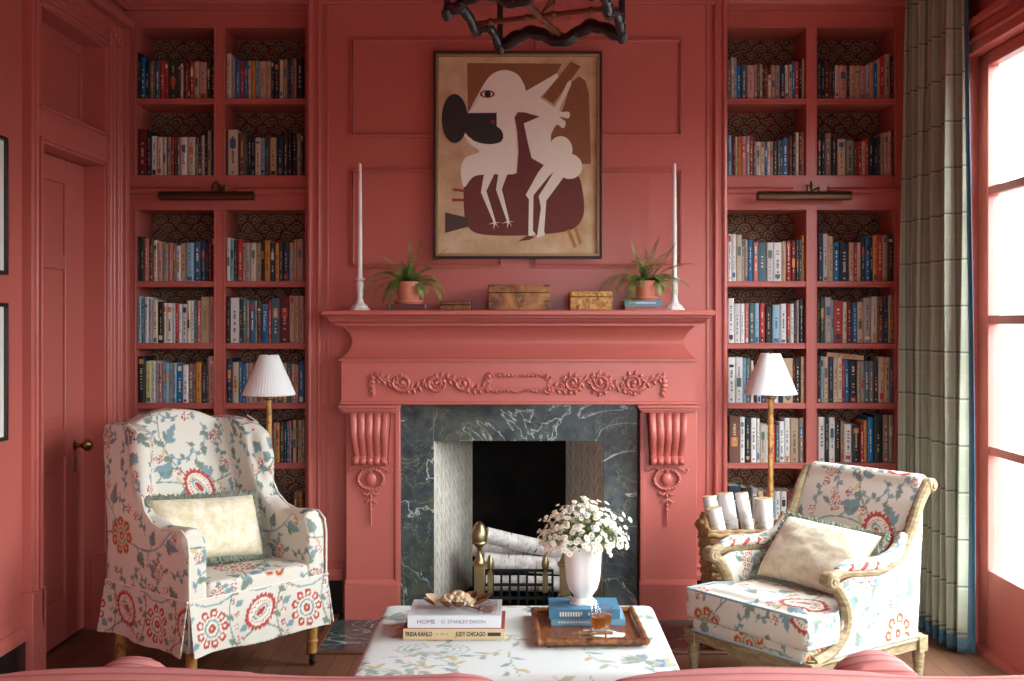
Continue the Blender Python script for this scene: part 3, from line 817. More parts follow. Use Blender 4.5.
R_(4,'A',132,350,S5,"30:38:k 75:65:y 112:68:w 135:70:e 155:80:P 175:78:l 213:78:e 238:82:l 258:88:b 295:88:w 328:82:T 358:82:T 368:73:o 405:90:K 435:45:s 445:38:p 485")
R_(4,'B',132,350,S5,"550:50:n 585:72:i 622:72:B 645:85:b 662:75:e 680:80:p 705:90:e 725:80:t 760:90:t 800:90:s 830:90:p 850:90:m 880:75:t 905:80:s 930:80:t 950:90:p 972:72:B 1005")
R_(5,'B',132,406,S5,"550:110:m 590:110:t 630:115:n 670:112:i 719:112:K 772:118:b 797:122:n 820:105:r 826:100:e 840:98:o 862:96:K 888:92:n 905:88:B 918:86:P 932:88:K 940:84:t 960:84:m 968:82:t 992:80:T 1008")
R_(6,'B',255,462,12.16,"80:460:m 150:455:e 225:450:s 0:0:_ 462:370:T 515:365:o 570:380:k 600")
R_(0,'C',724,46,S5,"22:80:T 40:65:i 62:70:l 75:112:b 100:110:s 135:112:p 178:108:t 195:108:s 210:108:t 225:112:K 237:120:m 257:168:i 277:112:t 300:112:e 330:120:n 358:110:i 380:108:i 398:90:b 416:88:r 440:75:k 458:72:t 478")
R_(0,'D',724,46,S5,"547:70:n 570:90:k 590:95:K 618:112:R 632:112:n 652:112:i 673:115:p 720:115:K 737:115:t 770:115:t 800:115:p 833:110:e 855:95:t 880:100:b 900:75:t 915:60:r 940:48:t 975:60:k 1000")
R_(1,'C',724,120,S5,"25:88:l 45:100:K 52:95:R 68:98:i 78:98:o 102:95:P 130:92:e 152:95:r 172:125:s 185:128:i 215:128:i 240:128:B 255:128:w 270:125:t 288:122:K 315:118:s 330:118:s 345:105:B 375:95:R 382:90:m 402:80:k 420:70:i 440:70:K 455:68:P 480")
R_(1,'D',724,120,S5,"547:72:k 572:80:K 592:75:T 630:100:k 665:110:i 713:120:g 760:125:m 785:128:r 808:125:t 830:105:r 848:100:n 877:110:k 900:95:K 918:78:t 940:75:t 962:62:p 983:60:k 1000")
R_(2,'C',724,226,S5,"22:48:w 45:48:w 72:52:i 105:78:e 122:80:t 140:82:b 172:97:P 200:97:s 250:97:w 290:97:w 338:90:t 365:88:r 393:85:R 422:82:K 440:78:s 455:55:o 482")
R_(2,'D',724,226,S5,"550:45:n 580:45:w 608:60:t 640:95:b 678:100:n 732:97:t 762:97:r 780:97:i 803:75:K 828:62:b 855:62:n 872:55:o 897:52:r 928:55:t 958:50:K 995")
R_(3,'C',724,288,S5,"22:60:w 60:92:w 97:92:w 123:90:P 147:92:s 180:90:l 208:90:r 240:108:k 283:100:l 330:92:w 368:92:r 388:92:w 410:85:K 425:70:e 440:62:k 470:50:R 482")
R_(3,'D',724,288,S5,"547:50:k 562:50:G 590:55:e 630:68:l 642:75:r 697:82:i 722:82:R 752:88:b 780:82:t 815:60:e 862:50:i 900:50:m 935:45:n 960:42:t 1000")
R_(4,'C',724,348,S5,"22:55:w 65:55:w 110:60:l 130:62:s 155:75:i 175:80:k 195:85:w 220:85:n 245:85:t 270:85:r 295:85:w 320:85:n 345:60:t 405:50:R 415:60:k 450:50:t 478")
R_(4,'D',724,348,S5,"547:45:k 565:48:l 582:52:t 612:52:n 640:55:i 665:55:i 692:68:r 708:68:b 735:75:k 782:78:t 800:78:e 823:75:s 850:75:T 880:75:n 905:52:t 940:55:t 972:55:B 988:60:K 1000")
R_(5,'C',724,408,S5,"30:50:m 92:52:w 122:60:k 158:60:w 192:62:w 210:95:i 245:100:w 280:98:r 302:100:s 325:80:w 355:60:w 388:60:t 438:58:T 468")
R_(5,'D',724,408,S5,"552:52:w 590:55:k 615:55:w 650:75:k 685:80:t 705:95:w 750:100:k 800:95:r 820:75:o 840:55:b 875:40:k 930:42:T 965:40:e 1000")
R_(6,'C',690,466,S5,"226:118:n 300:128:k 345:128:K 362:130:e 395:148:t 430:150:m 462:152:l 485:152:l 500:150:w 530:150:w 567:148:R 600:145:k 622:146:G 658:150:t 682")
ORD = 'first second third fourth fifth sixth seventh eighth ninth tenth eleventh twelfth thirteenth fourteenth fifteenth sixteenth seventeenth eighteenth nineteenth twentieth twenty-first twenty-second'.split()
RN = ['top shelf', 'second shelf down', 'third shelf down', 'fourth shelf down', 'fifth shelf down', 'sixth shelf down', 'bottom shelf']
LTR = {'k': '#b9ad93', 'K': '#c7b88f', 'n': '#c9c3a8', 'b': '#e8eef0', 'B': '#dfe3e0', 'l': '#2d4a5c', 's': '#e0ddcf', 'g': '#2f3329', 'G': '#b59a5c', 'w': '#44464c',
       'i': '#5b4a3c', 't': '#53392a', 'T': '#e2d8c4', 'p': '#7b3b3a', 'P': '#f0e3d5', 'r': '#f0dfd2', 'R': '#c59c78', 'o': '#3a2b1e', 'y': '#5a5436', 'e': '#3a3c42', 'm': '#c9a77c'}
BAND = ['#b23a35', '#1d1c1e', '#2f5f85', '#d8d2c2', '#c98a3e', '#59726a']
_bk = {}
def book_mesh(w, h, d, code, seed, text=None):
    """upright book, spine facing -Y at y=0, base z=0, centred in x; boards, page block and printed spine"""
    rnd = random.Random(seed); mb = MB(); t = .0018
    r = min(.004, w*.25)
    # boards + rounded spine: outline in xy, extruded in z
    x0, x1 = -w/2, w/2
    pr = [(x0, d), (x0, r), (x0+r*.5, r*.25), (x0+w*.3, 0), (x1-w*.3, 0), (x1-r*.5, r*.25), (x1, r), (x1, d), (x1-t, d), (x1-t, r+t), (x0+t, r+t), (x0+t, d)]
    vs = [(a, b, z) for z in (0, h) for a, b in pr]; n = len(pr)
    fs = [(i, (i+1) % n, (i+1) % n+n, i+n) for i in range(n)]
    # cap the U in quads
    for z in (0, n):
        q = [(0+z, 1+z, 10+z, 11+z), (6+z, 7+z, 8+z, 9+z), (1+z, 2+z, 3+z, 10+z), (4+z, 5+z, 6+z, 9+z), (3+z, 4+z, 9+z, 10+z)]
        fs += q
    mb.add(vs, fs, 0)
    mb.box((x0+t, r+t, .003), (x1-t, d-.004, h-.003), 1)
    # spine printing
    e = -.00025
    def blk(a, b, c, dd, m): mb.add([(a, e, c), (b, e, c), (b, e, dd), (a, e, dd)], [(0, 1, 2, 3)], m)
    fw = w*.2
    if rnd.random() < .4:
        z0 = h*rnd.choice([.02, .08, .78, .84]); blk(-w*.3, w*.3, z0, z0+h*rnd.choice([.06, .1, .13]), 3)
    elif rnd.random() < .4:
        z0 = h*rnd.choice([.55, .6, .35]); blk(-w*.3, w*.3, z0, z0+h*.2, 3)
    z = h*rnd.uniform(.2, .3); zt = h*rnd.uniform(.7, .86); fw = w*rnd.uniform(.07, .17)
    e = -.0005
    if text:
        text_mb(mb, text, .02, lambda X, Z: Vector((Z, e, h*.55-X)), 2, wfit=h*.5)
    else:
        while z < zt:
            L = rnd.uniform(.003, .008)
            if rnd.random() < .7: blk(-fw*rnd.uniform(.6, 1), fw, z, z+L, 2)
            z += L+rnd.uniform(.0015, .003) + (.006 if rnd.random() < .15 else 0)
        if rnd.random() < .7: blk(-fw*.8, fw*.8, h*.05, h*.09, 2)
    return mb
def book_mats(code, seed):
    rnd = random.Random(seed+5); c, _ = PAL[code]
    l = lin(c); key = (code, seed % 3)
    if key not in _bk:
        k = [1.0, .86, 1.12][seed % 3]
        g = G('book_cloth_'+PAL[code][1].replace(' ', '_').replace('-', '_'), .5, .4)
        a = tuple(min(1, v*k) for v in l[:3])+(1,); b = tuple(min(1, v*k*.8) for v in l[:3])+(1,)
        g.color(g.mix(g.noise(g.coords(), 60, 3), a, b)); _bk[key] = g.m
    return [_bk[key], PAGES, plain(LTR[code], .5), plain(rnd.choice(BAND), .5)]
BP = YB+.018
allb = []
for (row, cell), (x0, y0, s, d) in ROWS.items():
    if cell in 'AB' and row == 6:
        ent = [(462, 512, 370, 'T', None), (515, 570, 365, 'o', None), (574, 600, 380, 'k', None)]
    else:
        tk = d.split(); ent = []
        for i in range(len(tk)-1):
            a = tk[i].split(':'); b = tk[i+1].split(':')
            ent.append((float(a[0]), float(b[0]), float(a[1]), a[2], None))
    zb = ZS[row][1]
    for i, (a, b, tp, c, _) in enumerate(ent):
        X0, X1 = ax(x0+a/s, BP), ax(x0+b/s, BP); z1 = az(y0+tp/s, BP)
        if row == 6: z1 = max(z1, zb+.15)
        z1 = min(z1, ZS[row][0]-.006); 
        cx0, cx1 = CX_[cell]; X0 = max(X0, cx0+.0015); X1 = min(X1, cx1-.0015)
        if X1-X0 < .004: continue
        allb.append(dict(row=row, cell=cell, i=i, X=(X0+X1)/2, w=(X1-X0)-.0012, h=z1-zb, z=zb, c=c))
for n, b in enumerate(allb): b['a'] = b['w']*b['h']; b['n'] = n
BIG = sorted(allb, key=lambda b: -b['a'])
LIM = 292
keep = {b['n'] for b in BIG[:LIM]}
rest = MB(); rmats = []; 
TEXTS = {(1, 'A', 9): 'JPod', (3, 'B', 8): 'Mexico', (0, 'B', 8): 'Sapiens', (3, 'A', 16): 'CANVAS'}
BOOKS = []
for b in allb:
    sd = b['n']*7+3; rnd = random.Random(sd)
    dp = rnd.uniform(.135, .17); off = 0 if b['h'] > .21 else rnd.uniform(0, .008)
    m = book_mesh(b['w'], b['h'], dp, b['c'], sd, TEXTS.get((b['row'], b['cell'], b['i'])))
    mats = book_mats(b['c'], sd)
    if b['n'] in keep:
        o = m.build('book', mats, None, ang=50, loc=(b['X'], BP+off, b['z']+.0003))
        side = 'left' if b['cell'] in 'AC' else 'right'; which = 'bookcase beside door' if b['cell'] in 'AB' else 'bookcase beside curtain'
        tag(o, '%s book, %s from left, %s, %s half of %s' % (PAL[b['c']][1], ORD[b['i']], RN[b['row']], side, which), 'book',
            'books in the '+which)
        BOOKS.append(o)
    else:
        idx = []
        for q in mats:
            if q not in rmats: rmats.append(q)
            idx.append(rmats.index(q))
        o_ = len(rest.v); rest.v += [p+Vector((b['X'], BP+off, b['z']+.0003)) for p in m.v]
        rest.f += [[k+o_ for k in f] for f in m.f]; rest.mi += [idx[k] for k in m.mi]
o = rest.build('books', rmats, None, ang=50)
tag(o, 'the many thin paperbacks squeezed between the wider books in both bookcases', 'books', None, 'stuff')
print('BOOKS', len(allb), len(BOOKS))
# the leaning pale book and the flat tan book
m = book_mesh(.045, .15, .12, 'l', 901); o = m.build('book', book_mats('l', 901), None, ang=50, loc=(-1.150, BP+.02, ZS[6][1]+.010), rot=(0, -.36, 0))
tag(o, 'pale blue book leaning alone on bottom shelf behind the wing chair', 'book', 'books in the bookcase beside door')
zf_ = ZS[4][1]+.212
m = book_mesh(.024, .175, .13, 't', 905)
z0 = az(348+72/S5, BP)
o = m.build('book', book_mats('t', 905), None, ang=50, loc=(ax(724+820/S5, BP), BP+.004, z0+.010), rot=(0, -PI/2+.10, 0))
tag(o, 'tan book lying flat across the tops of upright books, beside curtain', 'book', 'books in the bookcase beside curtain')
# ================================================================== MATERIALS 2
def bamboo_mat(name='bamboo'):
    g = G(name, .35, .5); n = g.noise(g.coords(), 22, 4, .6, .5)
    g.color(g.ramp(n, [(.3, '#6e3f1c'), (.45, '#a8753a'), (.6, '#c99a56'), (.75, '#8f5d2b')])); return g.m
BAMBOO = bamboo_mat()
def birch_mat():
    g = G('birch_bark', .75, .3); c = g.coords()
    n = g.noise(g.scale(c, 9, 9, 75), 1, 4, .6); n2 = g.noise(c, 16, 5, .6); n3 = g.noise(c, 5, 3)
    base = g.ramp(n2, [(.3, '#a69b90'), (.42, '#cfc9c1'), (.58, '#e9e6e1')])
    base = g.mix(g.ramp(n, [(.59, '#000000'), (.64, '#ffffff')]), base, '#62554c')
    g.color(g.mix(g.ramp(n3, [(.62, '#000000'), (.72, '#ffffff')]), base, '#8c7767')); g.bump(n, .4, .003); return g.m
BIRCH = birch_mat(); ENDGRAIN = plain('#c9ab83', .8, var=.15, name='end_grain')
def limed():
    g = G('limed_carved_wood', .6, .3); n = g.noise(g.scale(g.coords(), 8, 8, 30), 3, 5, .6)
    g.color(g.ramp(n, [(.3, '#7b664d'), (.5, '#93805f'), (.7, '#b09f80')])); g.bump(n, .08, .001); return g.m
LIMED = limed()
CLOTH = cloth_mat('crewel_print_cloth'); OTTO = cloth_mat('garden_print_cloth')
def piping_mat(name, a, b):
    g = G(name, .85, .2); g.color(g.mix(g.noise(g.coords(), 60, 3), a, b)); return g.m
PIPE = piping_mat('cream_piping', '#d6cfbf', '#efe8d8'); BLUETAPE = piping_mat('blue_braid', '#8fabb5', '#b5c6c8')
def velvet():
    g = G('cream_cut_velvet', .8, .3); g.b.inputs['Sheen Weight'].default_value = .3
    n = g.noise(g.coords(), 26, 5, .65, .6); g.color(g.ramp(n, [(.32, '#d3c49c'), (.5, '#e2d8ba'), (.68, '#efe9d8')])); g.bump(n, .4, .004); return g.m
VELVET = velvet()
FRINGE = piping_mat('grey_green_fringe', '#5d6458', '#9a9d8a')

# ------------------------------------------------------------------ pillow
def pillow(name, label, w, h, t, M, side_only=True, seed=1, cat='cushion'):
    root = thing(name, label, cat, M.to_translation(), 0, None)
    rnd = random.Random(seed)
    def sh(u, v, sg):
        a, b = 2*u-1, 2*v-1
        f = (max(0, 1-abs(a)**2.6)*max(0, 1-abs(b)**2.6))**.45
        pinch = 1-.05*(1-abs(a))*(abs(b)**4)
        x = a*w/2*(1-.07*(1-b*b)*0-.05*(b*b-1)*-1*0); 
        X = a*w/2*(1-.06*(1-abs(b)**2)*abs(a)**6); Z = b*h/2*(1-.09*(1-abs(a)**2)*abs(b)**6)
        wr = noise.noise(Vector((a*3+seed, b*3, sg)))*.006+noise.noise(Vector((a*8+seed, b*8, sg)))*.003
        return Vector((X, sg*(t/2*f+.002+wr*f), Z))
    N = 36
    mb = MB(); mb.grid(lambda u, v: sh(u, v, -1), N, N); mb.grid(lambda u, v: sh(u, v, 1), N, N)
    o = mb.build('cover', VELVET, root, ang=60)
    bm = bmesh.new(); bm.from_mesh(o.data); bmesh.ops.remove_doubles(bm, verts=bm.verts, dist=.0045); bmesh.ops.recalc_face_normals(bm, faces=bm.faces); bm.to_mesh(o.data); bm.free()
    o.data.shade_smooth()
    # brush fringe: many short tufts set along the edge
    fr = MB(); per = []
    K = 64
    edge = [(i/K, 0) for i in range(K)]+[(1, i/K) for i in range(K)]+[(1-i/K, 1) for i in range(K)]+[(0, 1-i/K) for i in range(K)]
    for i, (u, v) in enumerate(edge):
        p = sh(min(max(u, .0), 1), min(max(v, 0), 1), -1); p.y = 0; c = p.normalized()
        for q in range(3):
            d = (Vector((p.x/w, 0, p.z/h)).normalized()+Vector((rnd.uniform(-.35, .35), rnd.uniform(-.75, .75), rnd.uniform(-.35, .35)))).normalized()
            fr.tube([p-d*.004, p+d*.012+Vector((0, rnd.uniform(-.004, .004), 0)), p+d*rnd.uniform(.020, .030)], [.0042, .0050, .0026], 5)
    fr.build('fringe', FRINGE, root)
    root.matrix_world = M
    return root
def fix_rot(o, M):
    o.location = M.to_translation(); o.rotation_euler = M.to_euler()

# ------------------------------------------------------------------ WING CHAIR
th = math.radians(48.6)
wc = thing('wing_armchair', 'wing armchair in loose cream cover printed with red flowers, bamboo legs', 'armchair', (-1.21, 4.49, 0), th)
def upholster(name, mb, parent, tile, off, vox=.010, smooth=8, mat=None, scale=1.0, sub=1, fac=.5):
    o = mb.build(name, mat or CLOTH, parent)
    soften(o, vox, smooth, sub, fac); paint(o, tile, off, scale); 
    return o
# one loose cover over back, wings and arms
mb = MB()
def arm(sx):
    x0, x1 = (sx*.225, sx*.31)
    prof = [(-.295, .17), (-.295, .53), (-.285, .575), (-.25, .595), (-.19, .592), (-.12, .585), (-.06, .60), (-.015, .64), (.02, .70), (.035, .78), (.035, .86), (.03, .89), (.05, .93), (.10, .953), (.17, .958), (.28, .955), (.30, .90), (.275, .60), (.265, .17)]
    mb.prism(prof, min(x0, x1), max(x0, x1), 'yz')
    mb.tube([(sx*.268, -.27, .565), (sx*.268, -.10, .562), (sx*.27, -.02, .60)], [.050, .046, .04], 12)
    mb.tube([(sx*.29, .03, .70), (sx*.30, .025, .80), (sx*.30, .03, .88), (sx*.285, .07, .925)], [.03, .042, .045, .035], 12)
for sx in (-1, 1): arm(sx)
# inside back, tilted, with crowned top
bp = [(-.27, .30), (-.27, .925), (-.21, .95), (-.12, .985), (0, .998), (.12, .985), (.21, .95), (.27, .925), (.27, .30)]
n = len(bp)
mb.add([(x, .105+.10*(z-.30)/.7, z) for x, z in bp]+[(x, .25+.05*(z-.3)/.7, z) for x, z in bp], [tuple(range(n)), tuple(range(2*n-1, n-1, -1))]+[(i, i+n, (i+1) % n+n, (i+1) % n) for i in range(n)])
mb.box((-.23, -.28, .20), (.23, .20, .345))
def lean(v):
    t = max(0, (v.z-.60)/.40); v.y += .080*t; v.x *= 1-.13*t
for v in mb.v: lean(v)
cov = upholster('slipcover', mb, wc, CREWEL, (.60, .02), .0095, 10)
# seat cushion
mb = MB(); mb.box((-.226, -.30, .335), (.226, .15, .415))
seat = upholster('seat_cushion', mb, wc, CREWEL, (.15, .1), .0095, 7)
# skirt: front, sides, back panels with open corner pleats
mb = MB()
def skirt_panel(p0, p1, nrm, nseg=70, z1=.36, wav=.006):
    p0, p1, nrm = Vector(p0), Vector(p1), Vector(nrm); L = (p1-p0).length
    N2 = 36
    def f(u, v):
        k = 1-v; ed = .018*k*(abs(2*u-1)**6)
        w = (math.sin(u*L*26+1)*.005+math.sin(u*L*61)*.002)*k
        zb = .165+.004*math.sin(u*9)
        return p0.lerp(p1, u)+nrm*(.012*k+w+ed)+Vector((0, 0, zb+(z1-zb)*v))
    def b(u, v): return f(u, v)-nrm*.005
    mb.grid(f, nseg, N2); mb.grid(b, nseg, N2)
    mb.grid(lambda u, v: f(u, 0)-nrm*.005*v, nseg, 1)
    for e in (0, 1): mb.grid(lambda u, v: f(e, v)-nrm*.005*u, 1, N2)
skirt_panel((-.308, -.305, 0), (.308, -.305, 0), (0, -1, 0), 130); skirt_panel((-.313, .268, 0), (-.313, -.30, 0), (-1, 0, 0), 120)
skirt_panel((.313, -.30, 0), (.313, .268, 0), (1, 0, 0), 120); skirt_panel((.30, .275, 0), (-.30, .275, 0), (0, 1, 0), 60)
o = mb.build('skirt', CLOTH, wc); paint(o, BORDER, (.325, 0), 1.0)
# piping along seams
for sx in (-1, 1):
    mb = MB()
    pts = [(-.302, .20), (-.302, .53), (-.292, .578), (-.255, .605), (-.19, .603), (-.12, .596), (-.055, .612), (-.008, .65), (.012, .70), (.022, .78), (.022, .86), (.018, .89), (.04, .938), (.10, .960)]
    mb.tube([(sx*.306, y, z) for y, z in pts], .0042, 6); [lean(v) for v in mb.v]; mb.build('piping', PIPE, wc)
mb = MB(); mb.tube([(-.315, .26, .36), (-.315, -.302, .36), (.315, -.302, .36), (.315, .26, .36)], .0035, 6); mb.build('piping', PIPE, wc)
for lx, ly in ((-.27, -.26), (.27, -.26), (-.27, .23), (.27, .23)):
    mb = MB(); mb.lathe([(0, .052), (.019, .052), (.020, .09), (.024, .095), (.024, .10), (.020, .105), (.021, .165), (.025, .172), (.021, .178), (.022, .30), (0, .30)], (lx, ly, 0), 14)
    l = mb.build('leg', BAMBOO, wc)
    mb = MB(); mb.lathe([(0, .030), (.010, .032), (.012, .052), (0, .052)], (lx, ly, 0), 12); mb.tube([(lx-.012, ly, .034), (lx-.012, ly, .016)], .003, 6); mb.tube([(lx+.012, ly, .034), (lx+.012, ly, .016)], .003, 6); mb.tube([(lx-.013, ly, .034), (lx+.013, ly, .034)], .0035, 6)
    mb.lathe([(0, -.007), (.014, -.007), (.0165, 0), (.014, .007), (0, .007)], (lx, ly, .0165), 14, axis='x'); mb.build('castor', plain('#4a3a2a', .35, .8), l)
WM = pmat(wc)
M = WM @ (Matrix.Translation((-.055, -.03, .555)) @ Matrix.Rotation(math.radians(-24), 4, 'X') @ Matrix.Rotation(math.radians(4), 4, 'Y'))
pl = pillow('cushion', 'cream velvet lumbar cushion with grey-green fringe, on the wing chair', .46, .25, .15, M, seed=3); fix_rot(pl, M)

# ------------------------------------------------------------------ BERGERE
A_ = Vector((.605, 4.21)); B_ = Vector((.928, 3.76)); wv = (A_-B_); Wd = wv.length; wv.normalize()     # front edge, left to right seen from the sitter...
fx_ = Vector((-.81, -.585)).normalized()
ang_b = math.atan2(fx_.x, -fx_.y)              # rotation that turns local -Y to the facing direction
org = (A_+B_)/2-fx_*.31
bg_ = thing('bergere_armchair', 'low open-legged armchair with carved limed wood frame and flowered cream cloth', 'armchair', (org.x, org.y, 0), ang_b)
hw = .285
# local: front y=-.31, back y=+.31 ; near-camera side = ?
def frame_tube(name, pts, rad, n=10, flat=1.0, up=None):
    mb = MB(); mb.tube(pts, rad, n, flat=flat, up=up); return mb.build(name, LIMED, bg_)
def bez(P, n=24):
    P = [Vector(p) for p in P]; out = []
    Q_ = [P[0]]+P+[P[-1]]
    for i in range(1, len(Q_)-2):
        for k in range(n//(len(P)-1)+1):
            t = k/(n//(len(P)-1)+1)
            a, b, c, d = Q_[i-1], Q_[i], Q_[i+1], Q_[i+2]
            out.append(.5*((2*b)+(c-a)*t+(2*a-5*b+4*c-d)*t*t+(3*b-a-3*c+d)*t**3))
    out.append(P[-1]); return out
# seat rails
mb = MB()
mb.box((-hw, -.315, .185), (hw, -.285, .225)); mb.build('front_rail', LIMED, bg_, bevel=.006)
for sx in (-1, 1):
    mb = MB(); mb.box((sx*hw, -.30, .185), (sx*(hw-.03), .27, .225)); mb.tube([(sx*hw, -.28, .223), (sx*hw, .26, .223)], .008, 8); mb.build('side_rail', LIMED, bg_, bevel=.006)
mb = MB(); mb.box((-hw, .27, .185), (hw, .295, .225)); mb.build('rear_rail', LIMED, bg_, bevel=.006)
for lx, ly in ((-hw+.012, -.295), (hw-.012, -.295), (-hw+.012, .28), (hw-.012, .28)):
    mb = MB(); mb.box((lx-.024, ly-.024, .178), (lx+.024, ly+.024, .232)); mb.lathe([(0, .232), (.010, .232), (.016, .238), (0, .240)], (lx, ly, 0), 12)
    mb.lathe([(0, 0), (.011, 0), (.013, .02), (.011, .028), (.0215, .150), (.0235, .158), (.0235, .168), (.019, .180), (0, .180)], (lx, ly, 0), 36, lobes=12, lamp=-.10)
    mb.build('leg', LIMED, bg_, ang=50)
# arm supports: sweep from the front rail back then up and forward to the arm scroll ; arm rail to back post scroll
for sx in (-1, 1):
    x = sx*(hw-.012)
    p = bez([(x, -.285, .230), (x, -.20, .25), (x, -.125, .31), (x, -.12, .385), (x, -.155, .445), (x, -.19, .48), (x, -.20, .50)], 36)
    frame_tube('arm_support', p, [.021]*len(p), 10)
    p = bez([(x, -.205, .495), (x, -.13, .508), (x, -.03, .498), (x, .08, .492), (x, .17, .525), (x, .235, .61), (x, .285, .70), (x, .335, .765)], 36)
    frame_tube('arm_rail', p, [.0165+.004*abs(math.cos(i*.08)) for i in range(len(p))], 10)
    mb = MB(); mb.lathe([(0, -.026), (.022, -.026), (.028, -.018), (.028, .018), (.022, .026), (0, .026)], (x, -.205, .490), 18, axis='x')
    mb.lathe([(0, -.028), (.010, -.030), (.012, -.026), (.012, .026), (.010, .030), (0, .028)], (x, -.205, .490), 12, axis='x'); mb.build('arm_scroll', LIMED, bg_)
    mb = MB(); mb.lathe([(0, -.022), (.020, -.022), (.026, -.014), (.026, .014), (.020, .022), (0, .022)], (x, .345, .762), 18, axis='x')
    mb.lathe([(0, -.026), (.009, -.027), (.011, -.022), (.011, .022), (.009, .027), (0, .026)], (x, .345, .762), 12, axis='x'); mb.build('back_scroll', LIMED, bg_)
# back: upholstered, raked, rolled over at the top
mb = MB()
pb = [(.175, .25), (.19, .42), (.225, .58), (.275, .70), (.31, .762), (.345, .786), (.37, .776), (.372, .745), (.345, .71), (.30, .60), (.275, .45), (.27, .22)]
mb.prism(pb, -hw+.026, hw-.026, 'yz')
mb.tube([(-hw+.03, .342, .768), (hw-.03, .342, .768)], .032, 14)
upholster('back_upholstery', mb, bg_, CREWEL, (.52, .12), .0095, 6)
# upholstered side panels below the arm rails
for sx in (-1, 1):
    x0, x1 = sx*(hw-.028), sx*(hw-.002)
    po = [(.27, .22), (-.265, .22), (-.22, .245), (-.155, .29), (-.135, .36), (-.14, .41), (-.175, .465), (-.10, .49), (.0, .485), (.09, .485), (.17, .52), (.235, .60), (.27, .67), (.30, .73), (.30, .6)]
    mb = MB(); mb.prism(po, min(x0, x1), max(x0, x1), 'yz'); upholster('side_panel', mb, bg_, CREWEL, (.60, .30) if sx > 0 else (.1, .45), .009, 3)
    mb = MB(); mb.tube([(sx*hw, .268, .236), (sx*hw, -.245, .236), (sx*hw, -.19, .262), (sx*hw, -.13, .305), (sx*hw, -.112, .36), (sx*hw, -.12, .41), (sx*hw, -.15, .45), (sx*hw, -.08, .473), (sx*hw, .05, .468), (sx*hw, .16, .50), (sx*hw, .22, .58), (sx*hw, .27, .67)], .0045, 6); mb.build('braid', BLUETAPE, bg_)
    # padded manchette on the arm
    mb = MB(); mb.tube([(sx*(hw-.014), -.165, .516), (sx*(hw-.014), -.10, .526), (sx*(hw-.014), .06, .515), (sx*(hw-.016), .15, .535), (sx*(hw-.02), .21, .60)], [.018, .030, .032, .030, .02], 14, flat=.75)
    upholster('arm_pad', mb, bg_, CREWEL, (.3, .62), .008, 4)
# sprung seat edge + cushion
mb = MB(); mb.box((-hw+.02, -.318, .222), (hw-.02, .25, .275)); upholster('seat_base', mb, bg_, CREWEL, (.20, .32), .010, 3)
mb = MB(); mb.tube([(-hw+.03, -.322, .232), (hw-.03, -.322, .232)], .0045, 6); mb.build('braid', BLUETAPE, bg_)
mb = MB()
cp = [(-hw-.002, -.33), (hw+.002, -.33), (hw+.002, -.17), (hw-.035, -.12), (hw-.035, .20), (-hw+.035, .20), (-hw+.035, -.12), (-hw-.002, -.17)]
mb.prism(cp, .272, .378, 'xy'); mb.box((-.2, -.28, .37), (.2, .16, .392))
upholster('seat_cushion', mb, bg_, CREWEL, (.40, .30), .0095, 8)
for z in (.283, .378):
    mb = MB(); q = [(-hw+.004, -.322, z), (hw-.004, -.322, z), (hw-.001, -.18, z), (hw-.04, -.115, z)]
    q = [(-hw+.04, -.115, z), (-hw+.001, -.18, z)]+q
    mb.tube(q, .004, 6); mb.build('piping', BLUETAPE, bg_)
BM = pmat(bg_)
M = BM @ (Matrix.Translation((.015, .05, .495)) @ Matrix.Rotation(math.radians(-40), 4, 'X') @ Matrix.Rotation(math.radians(2), 4, 'Y'))
pl = pillow('cushion', 'cream velvet cushion with grey-green fringe, on carved low armchair by curtain', .44, .27, .15, M, seed=8); fix_rot(pl, M)

# ------------------------------------------------------------------ OTTOMAN
ot = thing('ottoman', 'large low ottoman in pale blue-grey botanical cloth, before the fireplace', 'ottoman', (-.02, 3.38, 0))
mb = MB(); mb.box((-.44, -.37, .15), (.44, .375, .425)); 
o = upholster('upholstery', mb, ot, GARDEN, (.1, .2), .012, 16, OTTO, 1.0)
zmax = max(v.co.z for v in o.data.vertices); o.location.z = .43-zmax
for lx, ly in ((-.38, -.31), (.38, -.31), (-.38, .31), (.38, .31)):
    mb = MB(); mb.lathe([(0, 0), (.016, 0), (.018, .02), (.026, .12), (.028, .19), (0, .19)], (lx, ly, 0), 14); mb.build('leg', plain('#3a2418', .4), ot)

